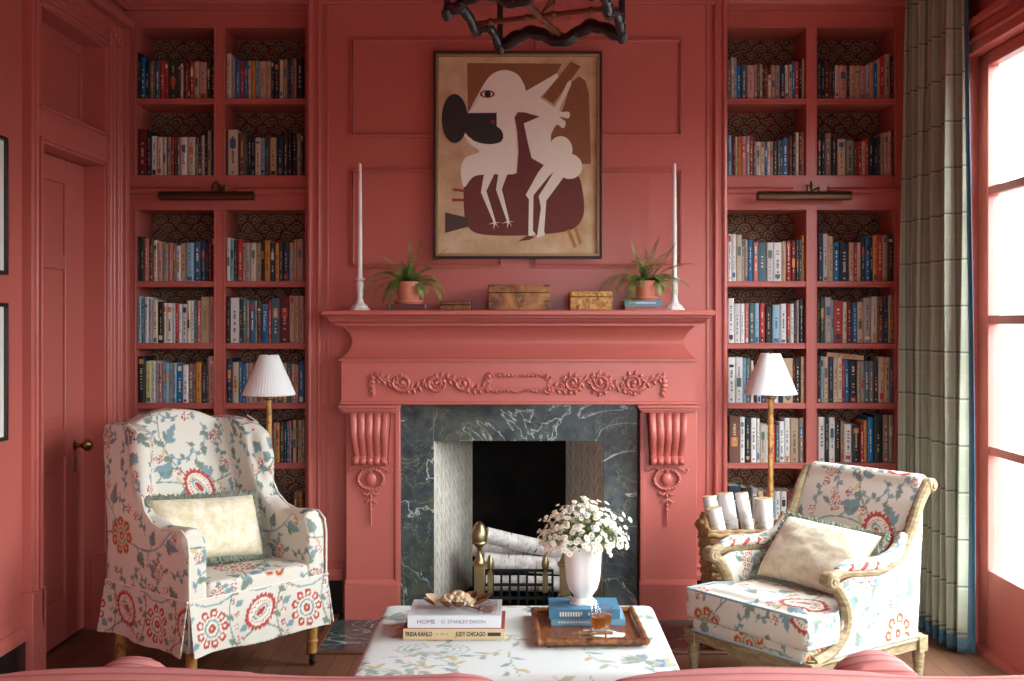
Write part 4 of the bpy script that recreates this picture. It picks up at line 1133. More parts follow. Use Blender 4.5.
# ------------------------------------------------------------------ STRIPED CHAIRS SEEN FROM BEHIND
def striped():
    g = G('rose_striped_cloth', .8, .25); x, y, z = g.xyz(g.coords())
    n = g.noise(g.coords(), 30, 4); q = ((y+z*1.6)/.045).fract(); l = ((q-.5).abs()).lt(.10); q2 = ((y+z*1.6)/.045+.22).fract(); l2 = ((q2-.5).abs()).lt(.04)
    c = g.mix(n, '#bf7671', '#cd8983'); c = g.mix((l+l2*.6).min(1.0)*.7, c, '#8a4347'); g.color(c); g.bump(g.noise(g.coords(), 400, 2), .15, .001); return g.m
STRIPE = striped()
def slipper(x0, x1, label, flip):
    cxm = (x0+x1)/2; t = thing('slipper_chair', label, 'armchair', (cxm, 2.35, 0), 0, 'pair of rose striped chairs'); W = (x1-x0)/2
    mb = MB()
    prof = []
    N = 24
    for i in range(N+1):
        u = -1+2*i/N; xx = u*W
        inner = (u if flip > 0 else -u)
        z = .676-.008*abs(u)**2-.025*max(0, inner-.85)/.15*max(0, inner-.85)/.15 - .01*math.sin(u*4)
        prof.append((xx, z))
    poly = [(-W, .40)]+prof+[(W, .40)]
    mb.prism(poly, -.25, -.10, 'xz')
    o = mb.build('backrest', STRIPE, t); soften(o, .016, 7, 0)
    mb = MB(); mb.box((-W+.02, -.14, .18), (W-.02, .42, .40)); o = mb.build('seat', STRIPE, t); soften(o, .016, 6, 0)
    for lx, ly in ((-W+.08, -.10), (W-.08, -.10), (-W+.08, .36), (W-.08, .36)):
        mb = MB(); mb.lathe([(0, 0), (.016, 0), (.026, .16), (.026, .20), (0, .20)], (lx, ly, 0), 12); mb.build('leg', plain('#3a2418', .4), t)
    return t
slipper(-1.12, ax(501, 2.1), 'rose striped chair seen from behind, nearer the panelled door', 1)
slipper(ax(600, 2.1), 1.12, 'rose striped chair seen from behind, nearer the window', -1)
for px, py, lab in ((128, 662, 'round-topped rose striped cushion standing on the chair nearer the door'), (877, 656, 'round-topped rose striped cushion standing on the chair nearer the window')):
    Yc = 2.66; c = at(px, py, Yc)
    mb = MB(); r = .112; hh = (c.z-.395)
    pts = [(r*math.sin(a)*1.02, hh-r+r*math.cos(a)) for a in [PI*(-.5+i/16) for i in range(17)]]+[(r*.98, .01), (-r*.98, .01)]
    mb.prism(pts, -.055, .055, 'xz'); o = mb.build('cushion', STRIPE, None, loc=(c.x, Yc, .398)); soften(o, .010, 6, 0); tag(o, lab, 'cushion', 'round-topped striped cushions')

# ------------------------------------------------------------------ FLOOR LAMPS
def shade_mat():
    g = G('pleated_white_silk', .8, .2); n = g.noise(g.scale(g.coords(), 60, 60, 2), 1, 2); g.color(g.mix(n, '#e9eceb', '#f4f5f3'))
    g.b.inputs['Transmission Weight'].default_value = 0; g.b.inputs['Subsurface Weight'].default_value = .15; g.b.inputs['Subsurface Radius'].default_value = (.02, .02, .02); return g.m
SHADE = shade_mat()
def floor_lamp(px, ytop, ybot, Y, label, rt, rb):
    x = ax(px, Y); z1, z0 = az(ytop, Y), az(ybot, Y)
    t = thing('floor_lamp', label, 'floor lamp', (x, Y, 0), 0, 'bamboo floor lamps')
    mb = MB(); K = 96
    def cone(r0, r1, za, zb, inv=False):
        vs = []; 
        for r, z in ((r0, za), (r1, zb)):
            for i in range(K): a = 2*PI*i/K; q = r+(.0012 if i % 2 else -.0004); vs.append((q*math.cos(a), q*math.sin(a), z))
        mb.add(vs, [(i, (i+1) % K, K+(i+1) % K, K+i) for i in range(K)])
    cone(rb, rt, z0, z1); cone(rb-.003, rt-.003, z0, z1)
    for r, z in ((rb, z0), (rt, z1)): mb.tube([((r-.0015)*math.cos(a), (r-.0015)*math.sin(a), z) for a in [2*PI*i/40 for i in range(40)]], .0028, 6, closed=True)
    mb.build('shade', SHADE, t, fix=False)
    mb = MB(); mb.tube([(0, 0, .03), (0, 0, z0-.02)], .0125, 12)
    k = 0; z = .12
    while z < z0-.04: mb.lathe([(.0125, -.004), (.0155, 0), (.0125, .004)], (0, 0, z), 12); z += .155+.02*math.sin(k*2.3); k += 1
    mb.build('pole', BAMBOO, t)
    mb = MB(); mb.lathe([(0, z0-.025), (.016, z0-.025), (.028, z0-.018), (.028, z0-.012), (.012, z0-.008), (.010, z0+.03), (.016, z0+.035), (.016, z0+.08), (0, z0+.085)], (0, 0, 0), 18)
    mb.tube([(0, 0, z0+.08), (0, 0, z1+.004)], .0025, 6); mb.lathe([(0, z1), (.006, z1+.002), (.008, z1+.010), (.003, z1+.018), (0, z1+.020)], (0, 0, 0), 12)
    for a in (0, 2*PI/3, 4*PI/3): mb.tube([(0, 0, z1-.002), (rt*math.cos(a), rt*math.sin(a), z1-.001)], .0018, 5)
    mb.build('fitting', BRASS, t)
    mb = MB(); mb.lathe([(0, 0), (.125, 0), (.13, .008), (.12, .018), (.03, .028), (.018, .045), (0, .045)], (0, 0, 0), 30); mb.build('base', BRASS, t)
    return t
floor_lamp(269, 355.5, 394.5, 5.08, 'bamboo floor lamp with white pleated shade, rising behind the wing chair', .042, .116)
floor_lamp(770.5, 354, 393.5, 5.14, 'bamboo floor lamp with white pleated shade, rising behind the log basket', .044, .118)

# ------------------------------------------------------------------ LOG BASKET
def wicker():
    g = G('woven_willow', .7, .3); n = g.noise(g.coords(), 40, 3); g.color(g.ramp(n, [(.3, '#9b7347'), (.7, '#cfb184')])); return g.m
WICK = wicker()
Yk = 4.80; bx = ax(744, Yk); bk = thing('log_basket', 'rectangular woven willow basket holding birch logs, beside the low armchair', 'basket', (bx, Yk, 0), .05)
HW, HD, HZ = .165, .125, .485
mb = MB()
nrow = 27
for r in range(nrow):
    z = .02+(HZ-.02)*r/(nrow-1); k = .82+.18*z/HZ; pts = []
    per = [(-HW*k, -HD*k), (HW*k, -HD*k), (HW*k, HD*k), (-HW*k, HD*k)]
    for s_ in range(4):
        a, b = Vector(per[s_]), Vector(per[(s_+1) % 4]); m_ = 14 if s_ % 2 == 0 else 10
        nv = Vector(((b-a).y, -(b-a).x)).normalized()
        for i in range(m_): q = a.lerp(b, i/m_)+nv*(.0035*(1 if (i+r) % 2 else -1)); pts.append((q.x, q.y, z))
    mb.tube(pts, .0088, 6, closed=True)
mb.box((-HW*.8, -HD*.8, .004), (HW*.8, HD*.8, .02))
mb.build('basket_body', WICK, bk, ang=60)
mb = MB()
for dz, dr in ((0, .010), (.012, .004)):
    pts = [(-HW-dr, -HD-dr), (HW+dr, -HD-dr), (HW+dr, HD+dr), (-HW-dr, HD+dr)]
    loop = []
    for s_ in range(4):
        a, b = Vector(pts[s_]), Vector(pts[(s_+1) % 4])
        for i in range(16): q = a.lerp(b, i/16); loop.append((q.x, q.y, HZ+dz+.003*math.sin(i*2.4)))
    mb.tube(loop, .010, 8, closed=True)
mb.build('rim', WICK, bk, ang=60)
for sx in (-1, 1):
    mb = MB(); mb.tube([(sx*(HW+.004), .065*math.cos(a), HZ-.02+.085*math.sin(a)) for a in [PI*i/16 for i in range(17)]], [.010+.0015*math.sin(i*2) for i in range(17)], 8); mb.build('handle', WICK, bk)
def log(name, p0, p1, r, label, grp, seed=0, cat='log'):
    p0, p1 = Vector(p0), Vector(p1); d = p1-p0; L = d.length; rnd = random.Random(seed); mb = MB()
    K, J = 20, 12; ph = rnd.random()*6; vs = []
    for j in range(J+1):
        for i in range(K):
            a = 2*PI*i/K; rr = r*(1+.05*math.sin(2*a+ph)+.03*math.sin(3*a+ph*2)+.02*math.sin(j*1.3+a)); bend = .006*math.sin(PI*j/J+ph)
            vs.append((rr*math.cos(a)+bend, rr*math.sin(a), L*j/J))
    mb.add(vs, [(j*K+i, j*K+(i+1) % K, (j+1)*K+(i+1) % K, (j+1)*K+i) for j in range(J) for i in range(K)], 0)
    n = len(mb.v); mb.add([vs[i] for i in range(K)], [tuple(range(K-1, -1, -1))], 1); mb.add([vs[J*K+i] for i in range(K)], [tuple(range(K))], 1)
    o = mb.build(name, [BIRCH, ENDGRAIN], None, ang=50, fix=False, loc=p0, rot=d.to_track_quat('Z', 'Y').to_euler()); tag(o, label, cat, grp); return o
g_ = 'birch logs in the willow basket'
def blog(px, py, dpx, Y, r, lab, sd):
    top = at(px, py, Y); bot = Vector((bx+dpx+.035, Y if Y < 4.79 else Y-.03, .04)); log('birch_log', bot, top, r, lab, g_, sd)
blog(709.5, 496, -.085, 4.87, .032, 'birch log leaning out over the basket edge nearest the fireplace', 1)
blog(725, 493, -.01, 4.875, .034, 'tall birch log with pale cut top, near the middle of the basket', 2)
blog(714, 508, -.06, 4.745, .032, 'birch log at basket front with its tan cut end showing', 3)
blog(741, 493, .062, 4.88, .029, 'thinner birch log with dark bark marks, between tall log and lamp pole', 4)
blog(763, 498, .06, 4.77, .037, 'stout birch log standing upright at basket end near the armchair', 5)

# ------------------------------------------------------------------ CURTAIN
def plaid():
    g = G('green_grey_plaid_curtain', .7, .3); g.b.inputs['Sheen Weight'].default_value = .2
    u, v, _ = g.xyz(g.coords('UV'))
    n = g.noise(g.coords('UV'), 300, 2); n2 = g.noise(g.coords('UV'), 6, 3)
    c = g.mix(n2, '#8b9280', '#a4a893')
    def ln(e, per, ph, w): return (((e/per+ph).fract()-.5).abs()).lt(w/per)
    c = g.mix(ln(v, .19, .1, .0035)*.75, c, '#3a474e'); c = g.mix(ln(v, .19, .15, .0025)*.5, c, '#b9b9a5')
    c = g.mix(ln(u, .16, .1, .0035)*.65, c, '#465052'); c = g.mix(ln(u, .16, .17, .0025)*.45, c, '#b5b5a2'); c = g.mix(ln(v, .19, .6, .0025)*.4, c, '#a9a892')
    g.color(c); g.bump(n, .15, .001); return g.m
PLAID = plaid(); BLUETRIM = piping_mat('slate_blue_trim', '#35505f', '#4a6675')
cu = thing('curtain', 'floor-length grey-green plaid curtain with blue edging, beside french window', 'curtain', (1.70, 4.9, 0))
SA, SB = Vector((1.715, 5.16)), Vector((1.79, 4.63)); Lc = (SB-SA).length; tn = (SB-SA)/Lc; nn = Vector((-tn.y, tn.x)); nn = nn if nn.x < 0 else -nn
NP = 7.75
def cpos(u, v, off=0.0):
    """u along the curtain, v from the floor up"""
    z = .012+(ZC-.10-.012)*v
    gather = 1-.06*v; a = 2*PI*NP*u
    amp = .036*(1+.25*math.sin(u*9+1))*(1-.25*v)*(1-.55*max(0, u-.84)/.16)
    ph = a+.35*math.sin(v*5+u*7)
    s = .5+(u-.5)*gather+.012*math.sin(ph*1.0+1.2)+.010*(1-v)**3*math.sin(u*13)
    p = SA+tn*(s*Lc)+nn*(amp*math.sin(ph)+.012*math.sin(u*23+v*3)+off)
    return Vector((p.x, p.y, z))
def cloth_grid(name, u0, u1, v0, v1, nu, nv, mat, off=0.0):
    mb = MB(); f = lambda i, j: cpos(u0+(u1-u0)*i, v0+(v1-v0)*j, off)
    mb.grid(f, nu, nv); o = mb.build(name, mat, cu, world=True, ang=180)
    # uv: true length across the folds
    ul = [0]
    for i in range(nu): ul.append(ul[-1]+(f((i+1)/nu, .4)-f(i/nu, .4)).length)
    uv = o.data.uv_layers.new(name='UVMap')
    for lp in o.data.loops:
        k = lp.vertex_index; i, j = k % (nu+1), k//(nu+1); uv.data[lp.index].uv = (ul[i], (v0+(v1-v0)*j/nv)*2.87)
    sd = o.modifiers.new('thickness', 'SOLIDIFY'); sd.thickness = .003; sd.offset = 0
    return o
cloth_grid('cloth', 0, .965, .02, 1, 420, 60, PLAID)
cloth_grid('edge_trim', .965, 1.0, 0, 1, 16, 60, BLUETRIM)
cloth_grid('hem_trim', 0, .965, 0, .02, 420, 3, BLUETRIM)
rod = MB(); rod.tube([(1.66, 5.22, ZC-.085), (1.80, 3.0, ZC-.085)], .014, 12)
# ================================================================== PAINTING
YPn = YBR-.03
def PP(x, y): return ax(425+x/3.097, YPn), az(45+y/3.097, YPn)
pt = thing('painting', 'framed modernist painting of pale bird-like figures, hanging above the mantelpiece', 'painting', (ax(517, YPn), YBR, az(258, YPn)))
def canvas_bg():
    g = G('painted_canvas', .6, .3); x, y, z = g.xyz(g.coords('Object'))
    n = g.noise(g.coords(), 9, 5, .6); g.color(g.ramp(n, [(.3, '#b59369'), (.5, '#c7ab84'), (.7, '#d6c2a0')])); g.bump(g.noise(g.coords(), 300, 2), .1, .001); return g.m
def oil(c, v=.14): return plain(c, .6, var=v)
PM = [canvas_bg(), oil('#8a5a36'), oil('#efebd9', .06), oil('#6c342e'), oil('#2b2724'), oil('#93362b'), oil('#4d3c36'), oil('#a8783f'), oil('#8a5a3a')]
mb = MB(); x0, z1 = PP(38, 34); x1, z0 = PP(537, 648); mb.box((x0, YPn+.004, z0), (x1, YBR-.006, z1), 0)
lay = [0]
def shp(pts, m):
    lay[0] += 1; y = YPn+.004-.00015*lay[0]
    # smooth closed outline
    n = len(pts); q = []
    for i in range(n):
        a, b, c, d = [Vector(pts[(i+k) % n]) for k in (-1, 0, 1, 2)]
        for t in (0, .2, .4, .6, .8): q.append(.5*((2*b)+(c-a)*t+(2*a-5*b+4*c-d)*t*t+(3*b-a-3*c+d)*t**3))
    Q = [PP(p.x, p.y) for p in q]; mb.add([(u, y, w) for u, w in Q], [tuple(range(len(Q)))], m)
def poly(pts, m):
    lay[0] += 1; y = YPn+.004-.00015*lay[0]; Q = [PP(*p) for p in pts]; mb.add([(u, y, w) for u, w in Q], [tuple(range(len(Q)))], m)
def els(cx, cy, rx, ry, m): poly([(cx+rx*math.cos(a), cy+ry*math.sin(a)) for a in [2*PI*i/28 for i in range(28)]], m)
poly([(130, 55), (425, 57), (405, 92), (312, 142), (300, 215), (133, 207)], 1)
poly([(478, 96), (497, 110), (508, 150), (514, 368), (468, 368), (380, 300), (430, 190), (452, 115)], 8)
poly([(452, 50), (482, 66), (398, 182), (364, 160)], 1)
shp([(120, 440), (128, 420), (160, 402), (300, 392), (420, 405), (472, 404), (488, 450), (493, 500), (488, 535), (465, 565), (420, 580), (300, 590), (190, 588), (145, 575), (126, 545), (120, 500)], 3)
poly([(62, 518), (134, 535), (136, 562), (62, 582)], 6)
poly([(86, 443), (124, 448), (124, 456), (86, 451)], 5); poly([(84, 475), (124, 476), (124, 484), (84, 484)], 5)
poly([(438, 574), (449, 570), (471, 624), (461, 629)], 7); poly([(461, 568), (470, 564), (487, 612), (478, 619)], 7)
shp([(134, 208), (134.5, 207), (160, 160), (188, 112), (214, 86), (250, 77), (285, 90), (305, 118), (313, 150), (315, 230), (300, 330), (288, 395), (195, 400), (150, 408), (122, 440), (112, 410), (112, 374), (128, 347), (168, 330), (138, 305), (118, 268), (135, 240)], 2)
poly([(300, 150), (408, 87), (414, 98), (357, 163), (402, 194), (330, 280)], 2)
shp([(395, 196), (441, 116), (452, 124), (416, 200), (444, 206), (449, 216), (443, 227), (416, 222), (434, 236), (434, 250), (426, 257), (405, 249), (375, 306), (335, 345), (300, 260), (310, 190)], 2)
els(420, 325, 37, 43, 2); els(448, 376, 39, 39, 2)
poly([(305, 240), (390, 240), (390, 300), (440, 350), (430, 408), (400, 398), (330, 350)], 2)
poly([(366, 366), (402, 384), (336, 465), (334, 575), (343, 586), (320, 592), (322, 478), (312, 464)], 2)
poly([(405, 384), (436, 400), (376, 482), (369, 576), (372, 588), (346, 598), (359, 505), (352, 468)], 2)
poly([(184, 392), (218, 392), (190, 452), (219, 547), (213, 550), (173, 456)], 2); poly([(228, 392), (258, 392), (238, 446), (261, 543), (254, 547), (220, 448)], 2)
for fx, fy in ((216, 548), (258, 545)):
    for dx, dy in ((-20, 8), (-4, 24), (14, 20), (20, 2)): poly([(fx-3, fy), (fx+dx, fy+dy), (fx+3, fy+3)], 2)
poly([(278, 224), (288, 208), (310, 209), (355, 222), (306, 243), (318, 300), (330, 350), (368, 372), (330, 420), (285, 396), (290, 330), (286, 270)], 3)
els(92, 228, 40, 76, 4); poly([(110, 211), (222, 210), (222, 252), (231, 258), (238, 266), (242, 277), (242, 289), (236, 299), (226, 304), (208, 307), (188, 307), (168, 303), (150, 296), (133, 282), (120, 265)], 4)
els(193, 152, 23, 12, 5); els(193, 152, 16, 8, 2); els(194, 152, 10, 10, 4); poly([(203, 234), (220, 232), (212, 238), (221, 244), (206, 243)], 5)
poly([(288, 608), (318, 590), (342, 594), (322, 604)], 3)
mb.build('canvas', PM, pt, world=True, fix=False)
fo = [(28, 22), (547, 22), (547, 660), (28, 660)]
(xa, za), (xb, zb2) = PP(27, 21), PP(548, 661)
DKF = plain('#2c2420', .4, name='ebonised_wood'); GILT = plain('#a88f68', .4, .6, name='dull_gilt')
mb = MB(); w_ = .010
for a, b in (((xa, za-w_), (xb, za)), ((xa, zb2), (xb, zb2+w_)), ((xa, zb2+w_), (xa+w_, za-w_)), ((xb-w_, zb2+w_), (xb, za-w_))): mb.box((a[0], YPn-.018, a[1]), (b[0], YBR-.001, b[1]))
mb.build('frame', DKF, pt, world=True, bevel=.002)
mb = MB(); xa += w_; xb -= w_; za -= w_; zb2 += w_; w_ = .013
for a, b in (((xa, za-w_), (xb, za)), ((xa, zb2), (xb, zb2+w_)), ((xa, zb2+w_), (xa+w_, za-w_)), ((xb-w_, zb2+w_), (xb, za-w_))): mb.box((a[0], YPn-.010, a[1]), (b[0], YPn+.006, b[1]))
mb.build('inner_frame', GILT, pt, world=True, bevel=.002)

# pictures on the left wall
for (y0, y1, lab) in ((138, 275, 'upper dark-framed picture at the photo\'s left edge, mostly out of view'), (303, 440, 'lower dark-framed picture at the photo\'s left edge, mostly out of view')):
    Z1, Z0 = az(y0, 4.14), az(y1, 4.14); ya, yb = 3.66, 4.135
    t = thing('framed_picture', lab, 'picture', (XL, (ya+yb)/2, Z0), 0, None)
    mb = MB(); f = .014
    for a, b in (((ya, Z0), (yb, Z0+f)), ((ya, Z1-f), (yb, Z1)), ((ya, Z0+f), (ya+f, Z1-f)), ((yb-f, Z0+f), (yb, Z1-f))): mb.box((XL+.001, a[0], a[1]), (XL+.024, b[0], b[1]))
    mb.build('frame', DKF, t, world=True, bevel=.002)
    mb = MB(); mb.box((XL+.002, ya+f, Z0+f), (XL+.012, yb-f, Z1-f)); mb.build('mount', plain('#e8e6df', .6), t, world=True)

# ================================================================== PICTURE LIGHTS
for px0, px1, pb_, lab in ((160, 253.5, 221, 'aged bronze picture light on the rail of the bookcase beside door'), (758, 850.5, 812, 'aged bronze picture light on the rail of the bookcase beside curtain')):
    Yl = 5.31; X0, X1, xm = ax(px0, Yl), ax(px1, Yl), ax(pb_, 5.39); zc = az(197, Yl)
    t = thing('picture_light', lab, 'picture light', (xm, YB, zc+.06), 0, 'bronze picture lights')
    mb = MB(); K = 12; pr = [(.028*math.cos(a), .027*math.sin(a)) for a in [PI*(-.15+1.3*i/K) for i in range(K+1)]]; pr += [(p[0]*.86, p[1]*.86) for p in reversed(pr)]
    mb.prism([(Yl+a, zc+b) for a, b in pr], X0, X1, 'yz')
    for X in (X0, X1): mb.prism([(Yl+.028*math.cos(a), zc+.027*math.sin(a)) for a in [PI*(-.15+1.3*i/K) for i in range(K+1)]], X-.002, X+.002, 'yz')
    mb.build('shade', BRONZE, t, world=True, ang=50)
    mb = MB(); mb.tube(bez([(xm, YB-.01, zc+.035), (xm-.012, YB-.04, zc+.075), (xm-.02, Yl+.01, zc+.055), (xm-.02, Yl, zc+.015)], 14), .005, 8)
    mb.tube(bez([(xm+.0, YB-.01, zc+.035), (xm+.022, YB-.04, zc+.05), (xm+.014, Yl+.01, zc+.04), (xm+.01, Yl, zc+.015)], 14), .004, 8); mb.lathe([(0, -.02), (.008, -.02), (.008, .02), (0, .02)], (xm-.02, Yl, zc+.018), 12, axis='x'); mb.build('arm', BRONZE, t, world=True)
    mb = MB(); mb.box((xm-.022, YB-.016, zc+.012), (xm+.026, YB-.001, zc+.066)); mb.build('backplate', plain('#8a6a45', .4, .7), t, world=True, bevel=.003)

# ================================================================== ON THE MANTEL SHELF
ZM = zs; YM = 5.16
WHITE = plain('#e6e5df', .35, name='white_ceramic'); WAX = plain('#f0ebdf', .45, name='ivory_wax')
for px, lab, l2 in ((360, 'white candlestick at the end of the mantel shelf nearer the door', 'tall ivory taper candle in the candlestick nearer the door'), (674.5, 'white candlestick at the end of the mantel shelf nearer the window', 'tall ivory taper candle in the candlestick nearer the window')):
    x = ax(px, YM); t = thing('candlestick', lab, 'candlestick', (x, YM, ZM), 0, 'white candlesticks')
    mb = MB(); pr = [(.047, 0), (.047, .007), (.038, .012), (.036, .020), (.022, .030), (.016, .040)]
    vs = []
    for r, z in pr:
        for i in range(8): a = 2*PI*(i+.5)/8; vs.append((r*math.cos(a), r*math.sin(a), z))
    mb.add(vs, [tuple(range(7, -1, -1))]+[(j*8+i, j*8+(i+1) % 8, (j+1)*8+(i+1) % 8, (j+1)*8+i) for j in range(len(pr)-1) for i in range(8)]); mb.build('foot', WHITE, t)
    mb = MB(); mb.lathe([(0, .036), (.017, .038), (.013, .055), (.0155, .10), (.0165, .125), (.013, .128), (.013, .132), (.024, .137), (.024, .141), (.015, .144), (.015, .150), (.011, .150), (.011, .146), (0, .146)], (0, 0, 0), 20); mb.build('stem', WHITE, t)
    mb = MB(); h = az(163, YM)-ZM-.147; mb.lathe([(0, 0), (.0108, 0), (.0105, .1), (.0088, h*.7), (.007, h-.012), (.004, h-.002), (0, h)], (0, 0, 0), 14, 0); mb.tube([(0, 0, h-.002), (.001, 0, h+.008)], .0008, 5, 1)
    o = mb.build('candle', [WAX, plain('#2a2522', .9)], None, loc=(x, YM, ZM+.1475)); tag(o, l2, 'candle', 'ivory taper candles')
# small books
def flatbook(name, X0, X1, y0, y1, z0, z1, c, label, grp=None, spine=None, rz=0, rnd_=2):
    w, d, h = X1-X0, y1-y0, z1-z0
    t = .0022; mb = MB(); e = -.0003
    mb.box((0, 0, h-t), (w, d, h), 0); mb.box((0, 0, 0), (w, d, t), 0); mb.box((0, 0, t), (w, t, h-t), 0); mb.box((.003, t, t), (w-.003, d-.003, h-t), 1)
    if spine: spine(mb, w, d, h)
    mats = [c if not isinstance(c, str) else plain(c, .5, var=.06), PAGES, plain('#e6e2d5', .5), plain('#2c2a28', .5), plain('#9a2f2c', .5), plain('#5d6266', .5)]
    o = mb.build(name, mats, None, loc=(X0, y0, z0), rot=(0, 0, rz)); tag(o, label, 'book', grp); return o
def bars(mb, w, d, h, m=2, a=.15, b=.85, n=14):
    for i in range(n): x = w*(a+(b-a)*i/n); mb.box((x, -.0005, h*.38), (x+w*(b-a)/n*.6, 0, h*.64), m)
flatbook('book', ax(387, 5.12), ax(425, 5.12), 5.10, 5.24, ZM+.0005, ZM+.027, '#5e2a2a', 'dark red book under the terracotta fern pot nearer the door')
b1 = flatbook('book', ax(625, 5.12), ax(662, 5.12), 5.10, 5.24, ZM+.0005, ZM+.020, '#9f6a68', 'dusty pink book at bottom of the pair under the fern pot', spine=lambda m, w, d, h: bars(m, w, d, h, 3))
b2 = flatbook('book', ax(624, 5.12), ax(661.5, 5.12), 5.10, 5.24, ZM+.0207, ZM+.043, '#4f86a0', 'blue book lying on a dusty pink book under the fern pot', spine=lambda m, w, d, h: bars(m, w, d, h, 2))
TERRA = plain('#c77a62', .75, var=.12, name='terracotta'); SOIL = plain('#3a2a20', .95)
def leafmat():
    g = G('fern_green', .6, .3); g.color(g.ramp(g.noise(g.coords(), 14, 3), [(.3, '#36512a'), (.5, '#628236'), (.7, '#9db864')])); return g.m
FERN = leafmat()
def frond(mb, p0, dirv, L, droop, seed, sz=1.0):
    L *= 1.18; rnd = random.Random(seed); d = Vector(dirv).normalized(); pts = []; p = Vector(p0); v = d.copy(); N = 40
    side = rnd.uniform(-.25, .25)
    for i in range(N+1):
        pts.append(p.copy()); p = p+v*(L/N); v = (v+Vector((side*.05, 0, -droop*(.5+i/N)/N*2))).normalized()
    mb.tube(pts, [.0014*(1-.7*i/N) for i in range(N+1)], 5)
    for i in range(3, N):
        tn_ = (pts[i+1]-pts[i-1]).normalized(); sd = tn_.cross(Vector((rnd.uniform(-.2, .2), -.4, 1))).normalized()
        ll = .0165*math.sin(PI*min(1, (i+2)/N))**.6*sz*(1.0 if i % 2 else .75)+.002
        for s_ in (-1, 1):
            q = pts[i]+tn_*(.003*s_); e = q+(sd*s_+tn_*.18+Vector((0, rnd.uniform(-.25, .25), rnd.uniform(-.3, .1)))).normalized()*ll; wv_ = tn_*(.0021*sz)
            m1 = q.lerp(e, .45); up = Vector((0, 0, .0012))
            mb.add([q, m1+wv_, e, m1-wv_, m1+up], [(0, 1, 4), (1, 2, 4), (2, 3, 4), (3, 0, 4)])
def fern(px, ztop_off, rt, rb, h, label, specs, seed):
    x = ax(px, 5.15); z0 = ztop_off; t = thing('potted_fern', label, 'plant', (x, 5.15, z0), 0, 'potted ferns on the mantel shelf')
    mb = MB(); mb.lathe([(0, 0), (rb+.012, 0), (rb+.022, .012), (rb+.020, .016), (rb+.008, .008), (0, .007)], (0, 0, 0), 28); mb.build('saucer', TERRA, t)
    mb = MB(); mb.lathe([(0, .009), (rb, .009), (rt*.93, h*.78), (rt*.99, h*.79), (rt, h), (rt-.007, h), (rt-.010, h*.86), (0, h*.86)], (0, 0, 0), 28); mb.build('pot', TERRA, t)
    mb = MB(); mb.lathe([(0, h*.86), (rt-.011, h*.865), (rt-.02, h*.90), (0, h*.92)], (0, 0, 0), 20); mb.build('soil', SOIL, t)
    rr = random.Random(seed); specs = specs+[(rr.uniform(-1, 1), rr.uniform(-.6, .1), rr.uniform(.3, 1.1), rr.uniform(.07, .12), rr.uniform(.4, 1.8)) for _ in range(14)]
    for i, (dx, dy, dz, L, dr) in enumerate(specs):
        mb = MB(); frond(mb, (dx*.015, dy*.012, h*.9), (dx, dy, dz), L, dr, seed+i); mb.build('frond', FERN, t, fix=False)
    return t
sp1 = [(-.9,-.1,1.0,.22,1.6),(-.8,-.3,.55,.21,1.3),(-.7,-.2,.9,.16,1.2),(-.35,-.2,1,.15,.5),(.08,-.1,1,.175,.1),(.35,-.2,1,.19,.15),(.62,-.1,.8,.20,.05),(.75,-.2,.75,.16,.2),(.8,-.3,.4,.17,1.0),(.95,-.3,.25,.17,1.1),(-.6,-.5,.2,.15,2.4),(-.8,-.4,.35,.14,1.9),(.5,-.5,.3,.11,2.0),(-.3,-.5,.7,.12,1.0),(.2,-.5,.7,.11,.9),(-.5,.1,.8,.2,1.0),(.4,.1,.7,.17,1.0),(-.15,-.4,.9,.10,.6),(.1,-.3,.9,.12,.4),(.6,-.2,.5,.13,.9),(-.95,-.1,.5,.17,1.5),(-.45,-.6,.5,.10,1.5)]
fern(408.5, ZM+.0275, .059, .044, .100, 'fern in terracotta pot standing on a dark red book, mantel shelf', sp1, 40)
sp2 = [(-.9,-.2,.75,.23,1.5),(-.8,-.1,.9,.20,1.9),(-.5,-.4,.4,.17,2.6),(-.4,-.5,.3,.18,2.6),(-.3,-.1,1,.17,.2),(.15,-.1,1,.19,.05),(.05,-.3,1,.14,.3),(.6,-.1,.8,.19,.2),(.75,-.2,.65,.22,.6),(.9,-.1,.45,.19,.9),(.85,-.2,.25,.14,1.0),(.4,-.4,.5,.12,1.4),(.5,-.3,.7,.15,.6),(-.2,-.5,.5,.12,1.7),(.2,-.5,.6,.10,1.1),(-.6,.1,.8,.16,1.0),(.3,.1,.9,.15,.5),(-.1,-.4,.9,.11,.6),(.7,-.3,.6,.12,.8),(-.7,-.3,.45,.17,1.6),(.5,-.5,.3,.10,2.0)]
fern(645, ZM+.0437, .051, .040, .088, 'fern in terracotta pot standing on two small books, mantel shelf', sp2, 90)
def burl(name, a, b, sc, c3='#5b2f16'):
    g = G(name, .35, .4); n = g.noise(g.coords(), sc, 5, .7, 1.0); g.color(g.ramp(n, [(.36, c3), (.5, a), (.64, b)])); return g.m
